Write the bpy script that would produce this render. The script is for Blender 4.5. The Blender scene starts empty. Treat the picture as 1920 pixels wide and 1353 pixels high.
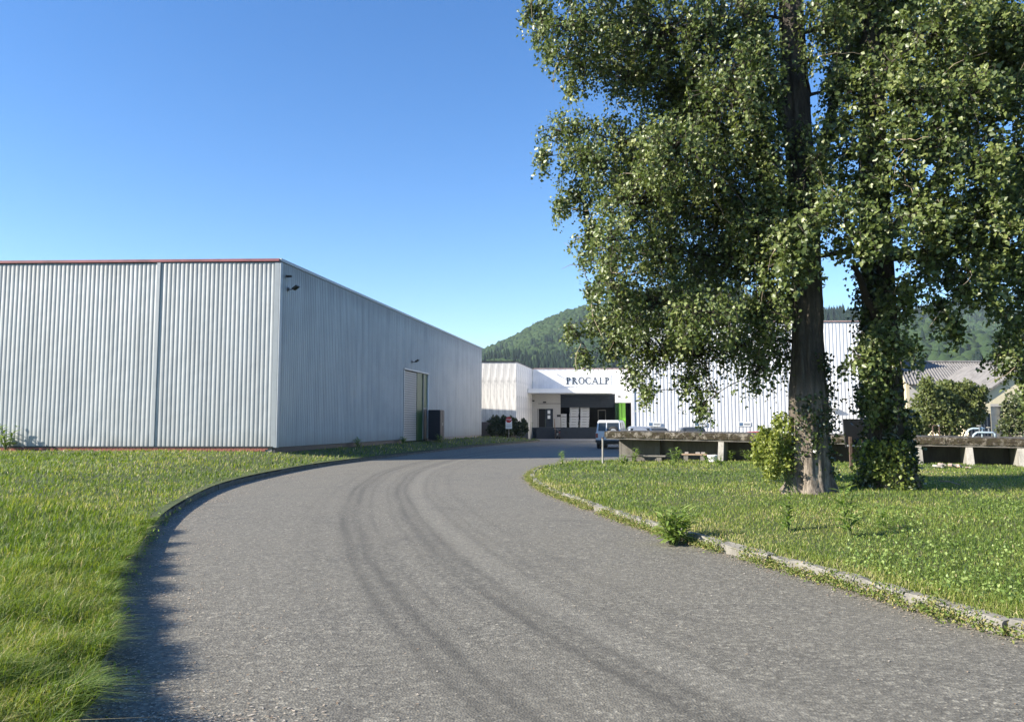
import bpy, bmesh, math, random
import numpy as np
from mathutils import Vector, Matrix
random.seed(7)
DENOISE = True
rng = np.random.default_rng(7)
PI = math.pi
sc = bpy.context.scene
col = sc.collection

# ------------------------------------------------------------------ camera
CAM_H = 1.6
TILT = math.radians(4.69)
FPX = 1443.0
cam_data = bpy.data.cameras.new('camera')
cam_data.sensor_width = 36.0
cam_data.lens = FPX / 1920 * 36
cam_data.clip_start = 0.05
cam_data.clip_end = 9000
cam = bpy.data.objects.new('camera', cam_data)
col.objects.link(cam)
cam.location = (0, 0, CAM_H)
cam.rotation_euler = (PI / 2 + TILT, 0, 0)
sc.camera = cam

# ------------------------------------------------------------------ light
SUN_D = Vector((0.95, 0.31, -0.51)).normalized()      # the way the light travels
sun_el = math.asin(-SUN_D.z)
sun_az = math.atan2(-SUN_D.x, -SUN_D.y)                # from +Y, clockwise
world = bpy.data.worlds.new('World')
sc.world = world
world.use_nodes = True
wt = world.node_tree
wt.nodes.clear()
wo = wt.nodes.new('ShaderNodeOutputWorld')
wb = wt.nodes.new('ShaderNodeBackground')
sky = wt.nodes.new('ShaderNodeTexSky')
sky.sky_type = 'NISHITA'
sky.sun_disc = False
sky.sun_elevation = sun_el
sky.sun_rotation = sun_az
sky.altitude = 250
sky.air_density = 1.0
sky.dust_density = 0.2
sky.ozone_density = 2.2
wb.inputs['Strength'].default_value = 0.078
hsv = wt.nodes.new('ShaderNodeHueSaturation')
hsv.inputs['Saturation'].default_value = 1.29
hsv.inputs['Value'].default_value = 1.25
hsv.inputs['Hue'].default_value = 0.508
wt.links.new(sky.outputs[0], hsv.inputs['Color'])
wt.links.new(hsv.outputs[0], wb.inputs['Color'])
wt.links.new(wb.outputs[0], wo.inputs['Surface'])
sd = bpy.data.lights.new('sun', 'SUN')
sd.energy = 5.0
sd.angle = math.radians(0.53)
sd.color = (1.0, 0.925, 0.80)
sun = bpy.data.objects.new('sun', sd)
col.objects.link(sun)
sun.rotation_euler = SUN_D.to_track_quat('-Z', 'Y').to_euler()
sun.location = (-60, -20, 60)

sc.view_settings.view_transform = 'Standard'
sc.view_settings.look = 'None'
sc.view_settings.exposure = 1.35
sc.view_settings.gamma = 1
sc.view_settings.use_curve_mapping = False
sc.cycles.use_denoising = DENOISE
sc.cycles.max_bounces = 6
sc.cycles.diffuse_bounces = 3
sc.cycles.glossy_bounces = 3
sc.cycles.transmission_bounces = 4
sc.cycles.transparent_max_bounces = 8
sc.cycles.caustics_reflective = False
sc.cycles.caustics_refractive = False

# ------------------------------------------------------------------ helpers
CT, ST = math.cos(TILT), math.sin(TILT)
def P(px, py, Y):
    """world point at distance Y that was measured at this place of the photograph"""
    dx = (px - 960) / FPX
    dz = (676.5 - py) / FPX
    y = CT - dz * ST
    z = ST + dz * CT
    return Vector((dx / y * Y, Y, CAM_H + z / y * Y))
def G(px, py, z=0.0):
    dz = (676.5 - py) / FPX
    y = CT - dz * ST
    zz = ST + dz * CT
    return P(px, py, (z - CAM_H) / zz * y)

def wloc(o):
    v = Vector((0, 0, 0))
    while o is not None:
        v += o.location
        o = o.parent
    return v

def np_mesh(name, V, F, mat, parent=None, tint=None, smooth=False, local=False, uv=None):
    """V (n,3) array; F (m,k) array of one polygon size"""
    V = np.asarray(V, dtype=np.float32)
    F = np.asarray(F, dtype=np.int32)
    if parent is not None and not local:
        V = V - np.array(wloc(parent), dtype=np.float32)
    me = bpy.data.meshes.new(name)
    k = F.shape[1]
    me.vertices.add(len(V)); me.loops.add(F.size); me.polygons.add(len(F))
    me.vertices.foreach_set('co', V.ravel())
    me.loops.foreach_set('vertex_index', F.ravel())
    me.polygons.foreach_set('loop_start', np.arange(0, F.size, k, dtype=np.int32))
    me.polygons.foreach_set('loop_total', np.full(len(F), k, dtype=np.int32))
    if smooth:
        me.polygons.foreach_set('use_smooth', np.ones(len(F), dtype=bool))
    if tint is not None:
        a = me.attributes.new('tint', 'FLOAT', 'POINT')
        a.data.foreach_set('value', np.asarray(tint, dtype=np.float32))
    if uv is not None:
        l = me.uv_layers.new(name='UVMap')
        l.data.foreach_set('uv', np.asarray(uv, dtype=np.float32)[F.ravel()].ravel())
    me.update(calc_edges=True)
    me.validate()
    me.materials.append(mat)
    o = bpy.data.objects.new(name, me)
    col.objects.link(o)
    if parent is not None:
        o.parent = parent
    return o

class MB:
    def __init__(s):
        s.v = []; s.f = []
    def add(s, vs, fs):
        b = len(s.v)
        s.v += [tuple(p) for p in vs]
        s.f += [tuple(b + i for i in f) for f in fs]
        return s
    def box(s, x0, y0, z0, x1, y1, z1, M=None):
        vs = [Vector(p) for p in ((x0,y0,z0),(x1,y0,z0),(x1,y1,z0),(x0,y1,z0),(x0,y0,z1),(x1,y0,z1),(x1,y1,z1),(x0,y1,z1))]
        if M is not None: vs = [M @ p for p in vs]
        return s.add(vs, [(3,2,1,0),(4,5,6,7),(0,1,5,4),(1,2,6,5),(2,3,7,6),(3,0,4,7)])
    def hexa(s, lo, hi):
        """lo, hi: four points each (bottom and top ring)"""
        return s.add(list(lo) + list(hi), [(3,2,1,0),(4,5,6,7),(0,1,5,4),(1,2,6,5),(2,3,7,6),(3,0,4,7)])
    def tube(s, pts, rad, n=8, caps=True):
        pts = [Vector(p) for p in pts]
        if not hasattr(rad, '__len__'): rad = [rad] * len(pts)
        b = len(s.v)
        for i, p in enumerate(pts):
            d = (pts[min(i+1, len(pts)-1)] - pts[max(i-1, 0)]).normalized()
            a = d.cross(Vector((0.13, 0.21, 1))) if abs(d.z) < 0.95 else d.cross(Vector((1, 0.1, 0)))
            a.normalize(); c = d.cross(a)
            for k in range(n):
                t = 2 * PI * k / n
                s.v.append(tuple(p + (a * math.cos(t) + c * math.sin(t)) * rad[i]))
        for i in range(len(pts) - 1):
            for k in range(n):
                s.f.append((b+i*n+k, b+i*n+(k+1)%n, b+(i+1)*n+(k+1)%n, b+(i+1)*n+k))
        if caps:
            s.f.append(tuple(b + k for k in range(n))[::-1])
            s.f.append(tuple(b + (len(pts)-1)*n + k for k in range(n)))
        return s
    def prism(s, poly, off):
        """poly: list of 3d points, off: extrusion vector"""
        n = len(poly); off = Vector(off)
        vs = [Vector(p) for p in poly]; vs += [p + off for p in vs]
        fs = [tuple(range(n))[::-1], tuple(range(n, 2*n))]
        fs += [(i, (i+1) % n, n+(i+1) % n, n+i) for i in range(n)]
        return s.add(vs, fs)
    def mesh(s, name, mat, smooth=False, off=None, bevel=0):
        me = bpy.data.meshes.new(name)
        vs = s.v if off is None else [(p[0]-off[0], p[1]-off[1], p[2]-off[2]) for p in s.v]
        me.from_pydata(vs, [], s.f)
        bm = bmesh.new(); bm.from_mesh(me)
        bmesh.ops.recalc_face_normals(bm, faces=bm.faces)
        if bevel:
            bmesh.ops.bevel(bm, geom=[e for e in bm.edges if len(e.link_faces) == 2 and e.calc_face_angle(0) > 0.5], offset=bevel, segments=2, affect='EDGES', profile=0.6)
        bm.to_mesh(me); bm.free()
        if smooth:
            for p in me.polygons: p.use_smooth = True
        me.materials.append(mat)
        return me
    def build(s, name, mat, parent=None, local=False, smooth=False, bevel=0):
        off = None
        if parent is not None and not local: off = wloc(parent)
        o = bpy.data.objects.new(name, s.mesh(name, mat, smooth, off, bevel))
        col.objects.link(o)
        if parent is not None: o.parent = parent
        return o

def tag(o, label=None, cat=None, group=None, kind=None):
    if label: o['label'] = label
    if cat: o['category'] = cat
    if group: o['group'] = group
    if kind: o['kind'] = kind
    return o
def thing(name, label, cat, loc=(0,0,0), rz=0, group=None):
    o = bpy.data.objects.new(name, None)
    o.empty_display_size = 0.2
    col.objects.link(o)
    o.location = loc; o.rotation_euler = (0, 0, rz)
    return tag(o, label, cat, group)

def catmull(pts, step=0.5):
    pts = [np.array(p, float) for p in pts]
    pts = [2*pts[0]-pts[1]] + pts + [2*pts[-1]-pts[-2]]
    out = []
    for i in range(1, len(pts)-2):
        p0, p1, p2, p3 = pts[i-1:i+3]
        n = max(2, int(np.linalg.norm(p2-p1)/step))
        for t in np.arange(n)/n:
            out.append(0.5*((2*p1)+(-p0+p2)*t+(2*p0-5*p1+4*p2-p3)*t*t+(-p0+3*p1-3*p2+p3)*t**3))
    out.append(pts[-2])
    return np.array(out)
def in_poly(x, y, poly):
    c = np.zeros(len(x), bool)
    n = len(poly); j = n-1
    for i in range(n):
        xi, yi = poly[i]; xj, yj = poly[j]
        if yi != yj:
            m = ((yi > y) != (yj > y)) & (x < (xj-xi)*(y-yi)/(yj-yi)+xi)
            c ^= m
        j = i
    return c
def dist_line(x, y, line):
    """distance to a polyline and the index of the nearest vertex"""
    best = np.full(len(x), 1e9); idx = np.zeros(len(x), int)
    for i in range(len(line)-1):
        a, b = line[i], line[i+1]
        d = b-a; L = (d*d).sum()+1e-12
        t = np.clip(((x-a[0])*d[0]+(y-a[1])*d[1])/L, 0, 1)
        r = np.hypot(x-a[0]-t*d[0], y-a[1]-t*d[1])
        m = r < best
        best[m] = r[m]; idx[m] = i
    return best, idx
_ph = np.random.default_rng(3).uniform(0, 6.28, (40, 4))
def wob(x, y, f, k0=0):
    """smooth pseudo noise about -1..1"""
    s = 0
    for k in range(6):
        a = _ph[k0+k]
        ca, sa = math.cos(a[0]), math.sin(a[0])
        ff = f*(0.7+0.22*k)
        s = s + np.sin((x*ca+y*sa)*ff+a[1])*np.cos((y*ca-x*sa)*ff*0.8+a[2])
    return s/3.0
def sstep(a, b, x):
    t = np.clip((x-a)/(b-a), 0, 1)
    return t*t*(3-2*t)

# ------------------------------------------------------------------ materials
class N:
    def __init__(s, name):
        s.m = bpy.data.materials.new(name); s.m.use_nodes = True
        s.t = s.m.node_tree; s.t.nodes.clear()
        s.out = s.t.nodes.new('ShaderNodeOutputMaterial')
        s.b = s.t.nodes.new('ShaderNodeBsdfPrincipled')
        s.t.links.new(s.b.outputs[0], s.out.inputs[0])
        s.tc = s.t.nodes.new('ShaderNodeTexCoord')
    def n(s, typ, **kw):
        nd = s.t.nodes.new(typ)
        for k, v in kw.items(): setattr(nd, k, v)
        return nd
    def l(s, a, b): s.t.links.new(a, b)
    def setb(s, k, v):
        if hasattr(v, 'is_linked') or hasattr(v, 'links'): s.l(v, s.b.inputs[k])
        else: s.b.inputs[k].default_value = v
    def coord(s, scale=(1,1,1), kind='Object', rot=(0,0,0)):
        mp = s.n('ShaderNodeMapping')
        mp.inputs['Scale'].default_value = scale
        mp.inputs['Rotation'].default_value = rot
        s.l(s.tc.outputs[kind], mp.inputs['Vector'])
        return mp.outputs[0]
    def noise(s, scale, detail=4, rough=0.55, vec=None, dist=0):
        nd = s.n('ShaderNodeTexNoise')
        nd.inputs['Scale'].default_value = scale; nd.inputs['Detail'].default_value = detail
        nd.inputs['Roughness'].default_value = rough; nd.inputs['Distortion'].default_value = dist
        s.l(vec if vec is not None else s.tc.outputs['Object'], nd.inputs['Vector'])
        return nd.outputs['Fac']
    def vor(s, scale, vec=None, feature='F1', out='Distance'):
        nd = s.n('ShaderNodeTexVoronoi', feature=feature)
        nd.inputs['Scale'].default_value = scale
        s.l(vec if vec is not None else s.tc.outputs['Object'], nd.inputs['Vector'])
        return nd.outputs[out]
    def ramp(s, fac, stops, interp='LINEAR'):
        nd = s.n('ShaderNodeValToRGB'); cr = nd.color_ramp; cr.interpolation = interp
        while len(cr.elements) < len(stops): cr.elements.new(0.5)
        for e, (p, c) in zip(cr.elements, stops):
            e.position = p; e.color = tuple(c)+(1,) if hasattr(c, '__len__') else (c, c, c, 1)
        s.l(fac, nd.inputs[0])
        return nd.outputs[0]
    def mix(s, fac, a, b, blend='MIX'):
        nd = s.n('ShaderNodeMix', data_type='RGBA', blend_type=blend)
        for sock, v in ((nd.inputs[0], fac), (nd.inputs[6], a), (nd.inputs[7], b)):
            if hasattr(v, 'links'): s.l(v, sock)
            elif hasattr(v, '__len__'): sock.default_value = tuple(v)+(1,)
            else: sock.default_value = v
        return nd.outputs[2]
    def math(s, op, a, b=0.0, c=None):
        nd = s.n('ShaderNodeMath', operation=op)
        for i, v in enumerate((a, b) if c is None else (a, b, c)):
            if hasattr(v, 'links'): s.l(v, nd.inputs[i])
            else: nd.inputs[i].default_value = v
        return nd.outputs[0]
    def bump(s, h, strength=0.3, dist=0.01):
        nd = s.n('ShaderNodeBump')
        nd.inputs['Strength'].default_value = strength; nd.inputs['Distance'].default_value = dist
        s.l(h, nd.inputs['Height']); s.l(nd.outputs[0], s.b.inputs['Normal'])
    def attr(s, name, out='Fac'):
        nd = s.n('ShaderNodeAttribute'); nd.attribute_name = name
        return nd.outputs[out]

def simple(name, c, rough=0.6, metal=0.0, var=0.25, scale=3.0, bump=0.0, bscale=40):
    k = N(name)
    c2 = tuple(max(0, x*(1-var)) for x in c); c3 = tuple(min(1, x*(1+var*0.5)) for x in c)
    k.setb('Base Color', k.ramp(k.noise(scale, 6, 0.65), [(0.25, c2), (0.5, c), (0.8, c3)]))
    k.setb('Roughness', rough); k.setb('Metallic', metal)
    if bump: k.bump(k.noise(bscale, 4), bump, 0.01)
    return k.m

def cladding(name, c, streak, rough=0.42, metal=0.1, stain=None):
    k = N(name)
    st = k.noise(1.0, 6, 0.7, k.coord((3.0, 3.0, 0.12)))
    sp = k.noise(0.6, 5, 0.6)
    a = k.mix(k.ramp(st, [(0.42, 0.0), (0.72, 1.0)]), c, streak)
    a = k.mix(k.math('MULTIPLY', k.ramp(sp, [(0.45, 0.0), (0.8, 1.0)]), 0.5), a, streak)
    if stain:
        gb_ = k.n('ShaderNodeSeparateXYZ'); k.l(k.tc.outputs['Object'], gb_.inputs[0])
        lo_ = k.math('ADD', gb_.outputs[2], k.math('MULTIPLY', k.math('SUBTRACT', sp, 0.5), 1.5))
        mb_ = k.n('ShaderNodeMapRange'); mb_.inputs[1].default_value = 0.75; mb_.inputs[2].default_value = 0.1; k.l(lo_, mb_.inputs[0])
        a = k.mix(k.math('MULTIPLY', mb_.outputs[0], 0.35), a, (0.17, 0.16, 0.135))
        gz_ = k.n('ShaderNodeSeparateXYZ'); k.l(k.tc.outputs['Object'], gz_.inputs[0])
        hh = k.math('ADD', gz_.outputs[2], k.math('MULTIPLY', k.math('SUBTRACT', st, 0.5), 1.6))
        mr = k.n('ShaderNodeMapRange'); mr.inputs[1].default_value = stain-0.9; mr.inputs[2].default_value = stain-0.1; k.l(hh, mr.inputs[0])
        a = k.mix(k.math('MULTIPLY', mr.outputs[0], 0.45), a, tuple(x*0.5 for x in c))
    k.setb('Base Color', a); k.setb('Metallic', metal)
    k.setb('Roughness', k.ramp(sp, [(0.2, rough-0.07), (0.8, rough+0.14)]))
    k.bump(k.noise(1.6, 2, 0.4), 0.25, 0.05)
    return k.m
M = {}
M['clad_grey'] = cladding('grey_cladding', (0.37, 0.388, 0.40), (0.26, 0.275, 0.287), stain=8.1)
M['clad_white'] = cladding('white_cladding', (0.80, 0.80, 0.81), (0.62, 0.62, 0.63), 0.5, 0.0)
M['trim'] = simple('trim_metal', (0.34, 0.36, 0.375), 0.45, 0.2, 0.12, 2)
M['red_trim'] = simple('faded_red_trim', (0.24, 0.075, 0.085), 0.6, 0, 0.6, 1.2)
M['pale_trim'] = simple('faded_pink_trim', (0.42, 0.30, 0.29), 0.7, 0, 0.3, 1.5)
M['dark'] = simple('dark_metal', (0.02, 0.02, 0.022), 0.5, 0, 0.2)
M['pink'] = simple('pink_rubble', (0.42, 0.30, 0.26), 0.9, 0, 0.3, 5)
M['brick'] = simple('red_brick', (0.30, 0.11, 0.085), 0.9, 0, 0.35, 5, 0.4, 60)
M['mortar'] = simple('plinth_concrete', (0.27, 0.24, 0.22), 0.9, 0, 0.3, 3)
M['shutter'] = simple('roller_shutter_grey', (0.27, 0.275, 0.27), 0.5, 0.1, 0.15, 2)
M['dgreen'] = simple('green_paint', (0.012, 0.065, 0.012), 0.45, 0, 0.15)
M['lime'] = simple('lime_green_paint', (0.17, 0.46, 0.03), 0.45, 0, 0.1)
M['navy'] = simple('navy_paint', (0.006, 0.008, 0.02), 0.5, 0, 0.2)
M['navywall'] = simple('navy_wall_paint', (0.017, 0.026, 0.04), 0.75, 0, 0.3, 2)
M['cream'] = simple('cream_render', (0.62, 0.55, 0.38), 0.9, 0, 0.12, 1.0, 0.1)
M['cream2'] = simple('pale_wall_panel', (0.46, 0.44, 0.41), 0.85, 0, 0.12, 1.0)
M['white'] = simple('white_paint', (0.78, 0.78, 0.77), 0.55, 0, 0.08, 1.5)
M['steel'] = simple('grey_steel', (0.35, 0.36, 0.37), 0.45, 0.5, 0.25)
M['rust'] = simple('rusty_steel', (0.09, 0.06, 0.045), 0.85, 0.1, 0.4, 12)
M['wood'] = simple('weathered_wood', (0.27, 0.19, 0.13), 0.85, 0, 0.4, 9, 0.3)
M['rubber'] = simple('rubber', (0.018, 0.018, 0.018), 0.8, 0, 0.2)
M['black_int'] = simple('dark_interior', (0.008, 0.009, 0.011), 0.9, 0, 0.2, 1)
M['box_white'] = simple('white_plastic_tray', (0.62, 0.62, 0.62), 0.6, 0, 0.1, 2)
M['paleblue'] = simple('pale_blue_pipe_paint', (0.42, 0.52, 0.58), 0.5, 0, 0.2, 6)
M['signred'] = simple('sign_red', (0.45, 0.02, 0.025), 0.4, 0, 0.05)
M['ink'] = simple('sign_navy_letter', (0.018, 0.035, 0.06), 0.45, 0, 0.1)
M['plateblue'] = simple('plate_blue', (0.10, 0.17, 0.28), 0.5, 0, 0.1)
M['brownbase'] = simple('brown_plinth', (0.19, 0.155, 0.135), 0.9, 0, 0.25, 2)
def glassm():
    k = N('car_window_glass'); k.setb('Base Color', (0.02, 0.025, 0.028, 1)); k.setb('Roughness', 0.08); k.setb('IOR', 1.5)
    return k.m
M['glass'] = glassm()
def paint(name, c, metal=0.0):
    k = N(name); k.setb('Base Color', k.ramp(k.noise(2, 3), [(0.3, tuple(x*0.9 for x in c)), (0.7, c)])); k.setb('Roughness', 0.35); k.setb('Metallic', metal)
    k.setb('Coat Weight', 0.6); k.setb('Coat Roughness', 0.08)
    return k.m
M['car_silver'] = paint('silver_car_paint', (0.45, 0.47, 0.49), 0.6)
M['car_dark'] = paint('dark_grey_car_paint', (0.035, 0.04, 0.045), 0.0)
M['car_white'] = paint('white_car_paint', (0.66, 0.67, 0.68))
M['car_red'] = paint('red_car_paint', (0.30, 0.03, 0.03))
M['lamp_red'] = paint('tail_lamp_red', (0.30, 0.01, 0.01))

def weathered(name, base, dark, amount=0.5):
    """pale painted concrete panels with grey run marks and blotches"""
    k = N(name)
    run = k.noise(1.0, 7, 0.7, k.coord((2.2, 2.2, 0.25)), 0.4)
    blot = k.noise(0.55, 6, 0.65, None, 0.6)
    f = k.math('MULTIPLY', k.ramp(run, [(0.44, 0.0), (0.62, 1.0)]), amount)
    a = k.mix(f, base, dark)
    a = k.mix(k.math('MULTIPLY', k.ramp(blot, [(0.50, 0.0), (0.63, 1.0)]), amount), a, dark)
    k.setb('Base Color', a); k.setb('Roughness', 0.85)
    k.bump(k.noise(12, 5), 0.15, 0.01)
    return k.m
M['oldwhite'] = weathered('weathered_white_panel', (0.80, 0.77, 0.72), (0.36, 0.35, 0.34), 0.75)
M['facade'] = weathered('facade_white', (0.76, 0.76, 0.76), (0.50, 0.49, 0.48), 0.35)

def concrete_moss():
    k = N('mossy_concrete')
    n1 = k.noise(4.0, 8, 0.8); n2 = k.noise(2.0, 6, 0.7, k.coord((1, 1, 0.4))); n3 = k.noise(17, 6, 0.7)
    a = k.ramp(n2, [(0.3, (0.08, 0.07, 0.058)), (0.55, (0.17, 0.152, 0.125)), (0.75, (0.28, 0.255, 0.215))])
    moss = k.ramp(n3, [(0.35, (0.012, 0.010, 0.007)), (0.5, (0.035, 0.025, 0.013)), (0.62, (0.03, 0.032, 0.012)), (0.75, (0.09, 0.065, 0.042))])
    a = k.mix(k.ramp(n1, [(0.44, 0.0), (0.49, 1.0)]), a, moss)
    k.setb('Base Color', a); k.setb('Roughness', 0.95)
    k.bump(n3, 0.7, 0.03)
    return k.m
M['moss'] = concrete_moss()
def concrete_plain(name, c, d):
    k = N(name)
    n2 = k.noise(1.5, 8, 0.7, k.coord((1.6, 1.6, 0.35))); n3 = k.noise(25, 5, 0.6)
    a = k.ramp(n2, [(0.3, d), (0.52, c), (0.75, tuple(x*1.2 for x in c))])
    a = k.mix(k.ramp(n3, [(0.5, 0.0), (0.75, 0.5)]), a, d)
    k.setb('Base Color', a); k.setb('Roughness', 0.92); k.bump(n3, 0.35, 0.01)
    return k.m
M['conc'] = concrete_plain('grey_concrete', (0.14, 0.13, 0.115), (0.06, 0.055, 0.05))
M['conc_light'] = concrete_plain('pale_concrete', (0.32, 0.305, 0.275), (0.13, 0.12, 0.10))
M['kerb_shade'] = concrete_plain('shade_toned_kerb', (0.11, 0.105, 0.085), (0.05, 0.05, 0.035))  # left kerb's shadowed face put into the colour, a darkened kerb stone
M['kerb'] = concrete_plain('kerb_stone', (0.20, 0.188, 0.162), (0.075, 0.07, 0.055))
M['apron'] = concrete_plain('concrete_apron', (0.22, 0.215, 0.205), (0.15, 0.148, 0.14))

def asphalt():
    k = N('asphalt')
    uv = k.tc.outputs['UV']
    sep = k.n('ShaderNodeSeparateXYZ'); k.l(uv, sep.inputs[0])
    u, v = sep.outputs[0], sep.outputs[1]
    big = k.noise(0.35, 5, 0.6); mid = k.noise(3.0, 6, 0.7)
    ag = k.vor(62, None, 'F1', 'Color'); agd = k.vor(62)
    agsep = k.n('ShaderNodeSeparateXYZ'); k.l(ag, agsep.inputs[0])
    fine = k.noise(60, 4, 0.7); coarse = k.noise(26, 3, 0.65)
    ag2 = k.vor(27, None, 'F1', 'Color'); sep2 = k.n('ShaderNodeSeparateXYZ'); k.l(ag2, sep2.inputs[0])
    base = k.ramp(agsep.outputs[0], [(0.0, (0.024, 0.022, 0.017)), (0.35, (0.102, 0.093, 0.073)), (0.75, (0.194, 0.178, 0.140)), (0.93, (0.349, 0.323, 0.254)), (1.0, (0.601, 0.551, 0.430))])
    base = k.mix(0.45, base, k.ramp(sep2.outputs[0], [(0.0, (0.049, 0.045, 0.037)), (0.3, (0.145, 0.135, 0.110)), (0.8, (0.204, 0.188, 0.153)), (1.0, (0.407, 0.380, 0.301))]))
    base = k.mix(k.ramp(coarse, [(0.42, 0.0), (0.66, 0.5)]), base, (0.068, 0.062, 0.049))
    base = k.mix(k.ramp(mid, [(0.35, 0.0), (0.75, 0.35)]), base, (0.126, 0.117, 0.095))
    base = k.mix(k.ramp(big, [(0.35, 0.0), (0.7, 0.55)]), base, (0.165, 0.150, 0.117))
    # rubbed-in tyre marks that follow the bend
    wv = k.math('ADD', v, k.math('MULTIPLY', k.math('SUBTRACT', k.noise(0.10, 2), 0.5), 0.5))
    wv = k.math('ADD', wv, k.math('MULTIPLY', k.math('SUBTRACT', k.noise(2.5, 4), 0.5), 0.07))
    tot = None
    for c, w, a in ((-0.62, 0.30, 0.35), (0.40, 0.28, 0.35), (-0.76, 0.07, 0.7), (-0.54, 0.07, 0.75), (-0.28, 0.045, 0.5), (0.30, 0.07, 0.75), (0.52, 0.06, 0.65), (0.08, 0.04, 0.4), (1.0, 0.06, 0.45), (1.22, 0.05, 0.35), (1.6, 0.09, 0.3), (-1.2, 0.08, 0.3), (-1.42, 0.06, 0.25)):
        g = k.math('DIVIDE', k.math('SUBTRACT', wv, c), w)
        g = k.math('MULTIPLY', k.math('POWER', 2.718, k.math('MULTIPLY', k.math('MULTIPLY', g, g), -1.0)), a)
        tot = g if tot is None else k.math('ADD', tot, g)
    cu = k.n('ShaderNodeCombineXYZ'); k.l(k.math('MULTIPLY', u, 0.25), cu.inputs[0]); k.l(k.math('MULTIPLY', v, 5.0), cu.inputs[1])
    stn = k.noise(1.0, 5, 0.65, cu.outputs[0])
    tot = k.math('MULTIPLY', tot, k.ramp(stn, [(0.25, 0.25), (0.7, 1.0)]))
    base = k.mix(k.math('MULTIPLY', k.math('MINIMUM', tot, 1.0), 0.66), base, (0.049, 0.045, 0.036))
    # pale grit worn out between the wheel paths
    g2 = k.math('DIVIDE', k.math('SUBTRACT', wv, 0.75), 0.16)
    g2 = k.math('POWER', 2.718, k.math('MULTIPLY', k.math('MULTIPLY', g2, g2), -1.0))
    base = k.mix(k.math('MULTIPLY', k.math('MULTIPLY', g2, stn), 0.25), base, (0.324, 0.303, 0.249))
    st2 = k.noise(0.9, 7, 0.7, None, 0.8)
    base = k.mix(k.ramp(st2, [(0.56, 0.0), (0.70, 0.55)]), base, (0.075, 0.069, 0.058))
    k.setb('Base Color', base); k.setb('Roughness', 0.82)
    h = k.math('ADD', k.math('MULTIPLY', agd, 1.2), k.math('MULTIPLY', fine, 0.6))
    k.bump(h, 0.45, 0.008)
    return k.m
M['asphalt'] = asphalt()

def soil():
    k = N('turf_soil')
    a = k.ramp(k.noise(1.2, 8, 0.7), [(0.3, (0.045, 0.07, 0.015)), (0.5, (0.075, 0.10, 0.022)), (0.68, (0.12, 0.115, 0.04)), (0.8, (0.14, 0.12, 0.06))])
    a = k.mix(k.ramp(k.noise(30, 4, 0.7), [(0.4, 0.0), (0.7, 0.6)]), a, (0.035, 0.045, 0.012))
    k.setb('Base Color', a); k.setb('Roughness', 0.95); k.bump(k.noise(45, 4), 0.8, 0.03)
    return k.m
M['soil'] = soil()
def leafy(name, stops, rough=0.42, trans=0.3, spec=0.5):
    k = N(name)
    c = k.ramp(k.attr('tint'), stops)
    k.setb('Base Color', c); k.setb('Roughness', rough); k.setb('Specular IOR Level', spec)
    tr = k.n('ShaderNodeBsdfTranslucent')
    hs = k.n('ShaderNodeHueSaturation'); hs.inputs['Saturation'].default_value = 1.2; hs.inputs['Value'].default_value = 1.5; hs.inputs['Hue'].default_value = 0.49
    k.l(c, hs.inputs['Color']); k.l(hs.outputs[0], tr.inputs['Color'])
    mx = k.n('ShaderNodeMixShader'); mx.inputs[0].default_value = trans
    k.l(k.b.outputs[0], mx.inputs[1]); k.l(tr.outputs[0], mx.inputs[2]); k.l(mx.outputs[0], k.out.inputs[0])
    return k.m
M['grass'] = leafy('grass_blades', [(0.0, (0.045, 0.085, 0.015)), (0.35, (0.113, 0.175, 0.034)), (0.65, (0.20, 0.253, 0.052)), (0.88, (0.31, 0.305, 0.095)), (1.0, (0.47, 0.41, 0.22))], 0.5, 0.38, 0.3)
M['leaf'] = leafy('poplar_leaves', [(0.0, (0.038, 0.062, 0.016)), (0.5, (0.105, 0.142, 0.040)), (0.8, (0.185, 0.222, 0.070)), (1.0, (0.31, 0.33, 0.14))], 0.42, 0.27, 0.5)
M['ivy'] = leafy('ivy_leaves', [(0.0, (0.018, 0.032, 0.008)), (0.6, (0.04, 0.062, 0.014)), (1.0, (0.10, 0.13, 0.03))], 0.33, 0.15, 0.6)
M['shoot'] = leafy('young_shoots', [(0.0, (0.10, 0.14, 0.03)), (0.6, (0.20, 0.24, 0.05)), (1.0, (0.32, 0.34, 0.10))], 0.45, 0.35, 0.4)
M['weed'] = leafy('weed_leaves', [(0.0, (0.11, 0.18, 0.04)), (0.6, (0.20, 0.29, 0.075)), (1.0, (0.32, 0.39, 0.13))], 0.42, 0.38, 0.4)
M['dryweed'] = leafy('dry_gutter_weeds', [(0.0, (0.07, 0.12, 0.025)), (0.4, (0.15, 0.20, 0.045)), (0.7, (0.27, 0.26, 0.09)), (1.0, (0.40, 0.31, 0.16))], 0.6, 0.25, 0.2)
M['bush'] = leafy('bush_leaves', [(0.0, (0.025, 0.038, 0.014)), (0.6, (0.055, 0.075, 0.026)), (1.0, (0.11, 0.125, 0.05))], 0.4, 0.2, 0.5)
M['hedge'] = leafy('hedge_leaves', [(0.0, (0.05, 0.07, 0.02)), (0.6, (0.11, 0.135, 0.035)), (1.0, (0.18, 0.19, 0.06))], 0.5, 0.25, 0.4)
M['forest'] = leafy('hill_forest_crowns', [(0.0, (0.007, 0.017, 0.011)), (0.45, (0.013, 0.027, 0.013)), (0.5, (0.020, 0.042, 0.014)), (1.0, (0.040, 0.066, 0.022))], 0.85, 0.1, 0.1)
M['petal'] = leafy('fallen_petals', [(0.0, (0.30, 0.20, 0.13)), (0.4, (0.46, 0.38, 0.29)), (1.0, (0.62, 0.56, 0.48))], 0.8, 0.2, 0.2)
M['stem'] = simple('green_stem', (0.10, 0.13, 0.04), 0.7, 0, 0.2)
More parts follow.
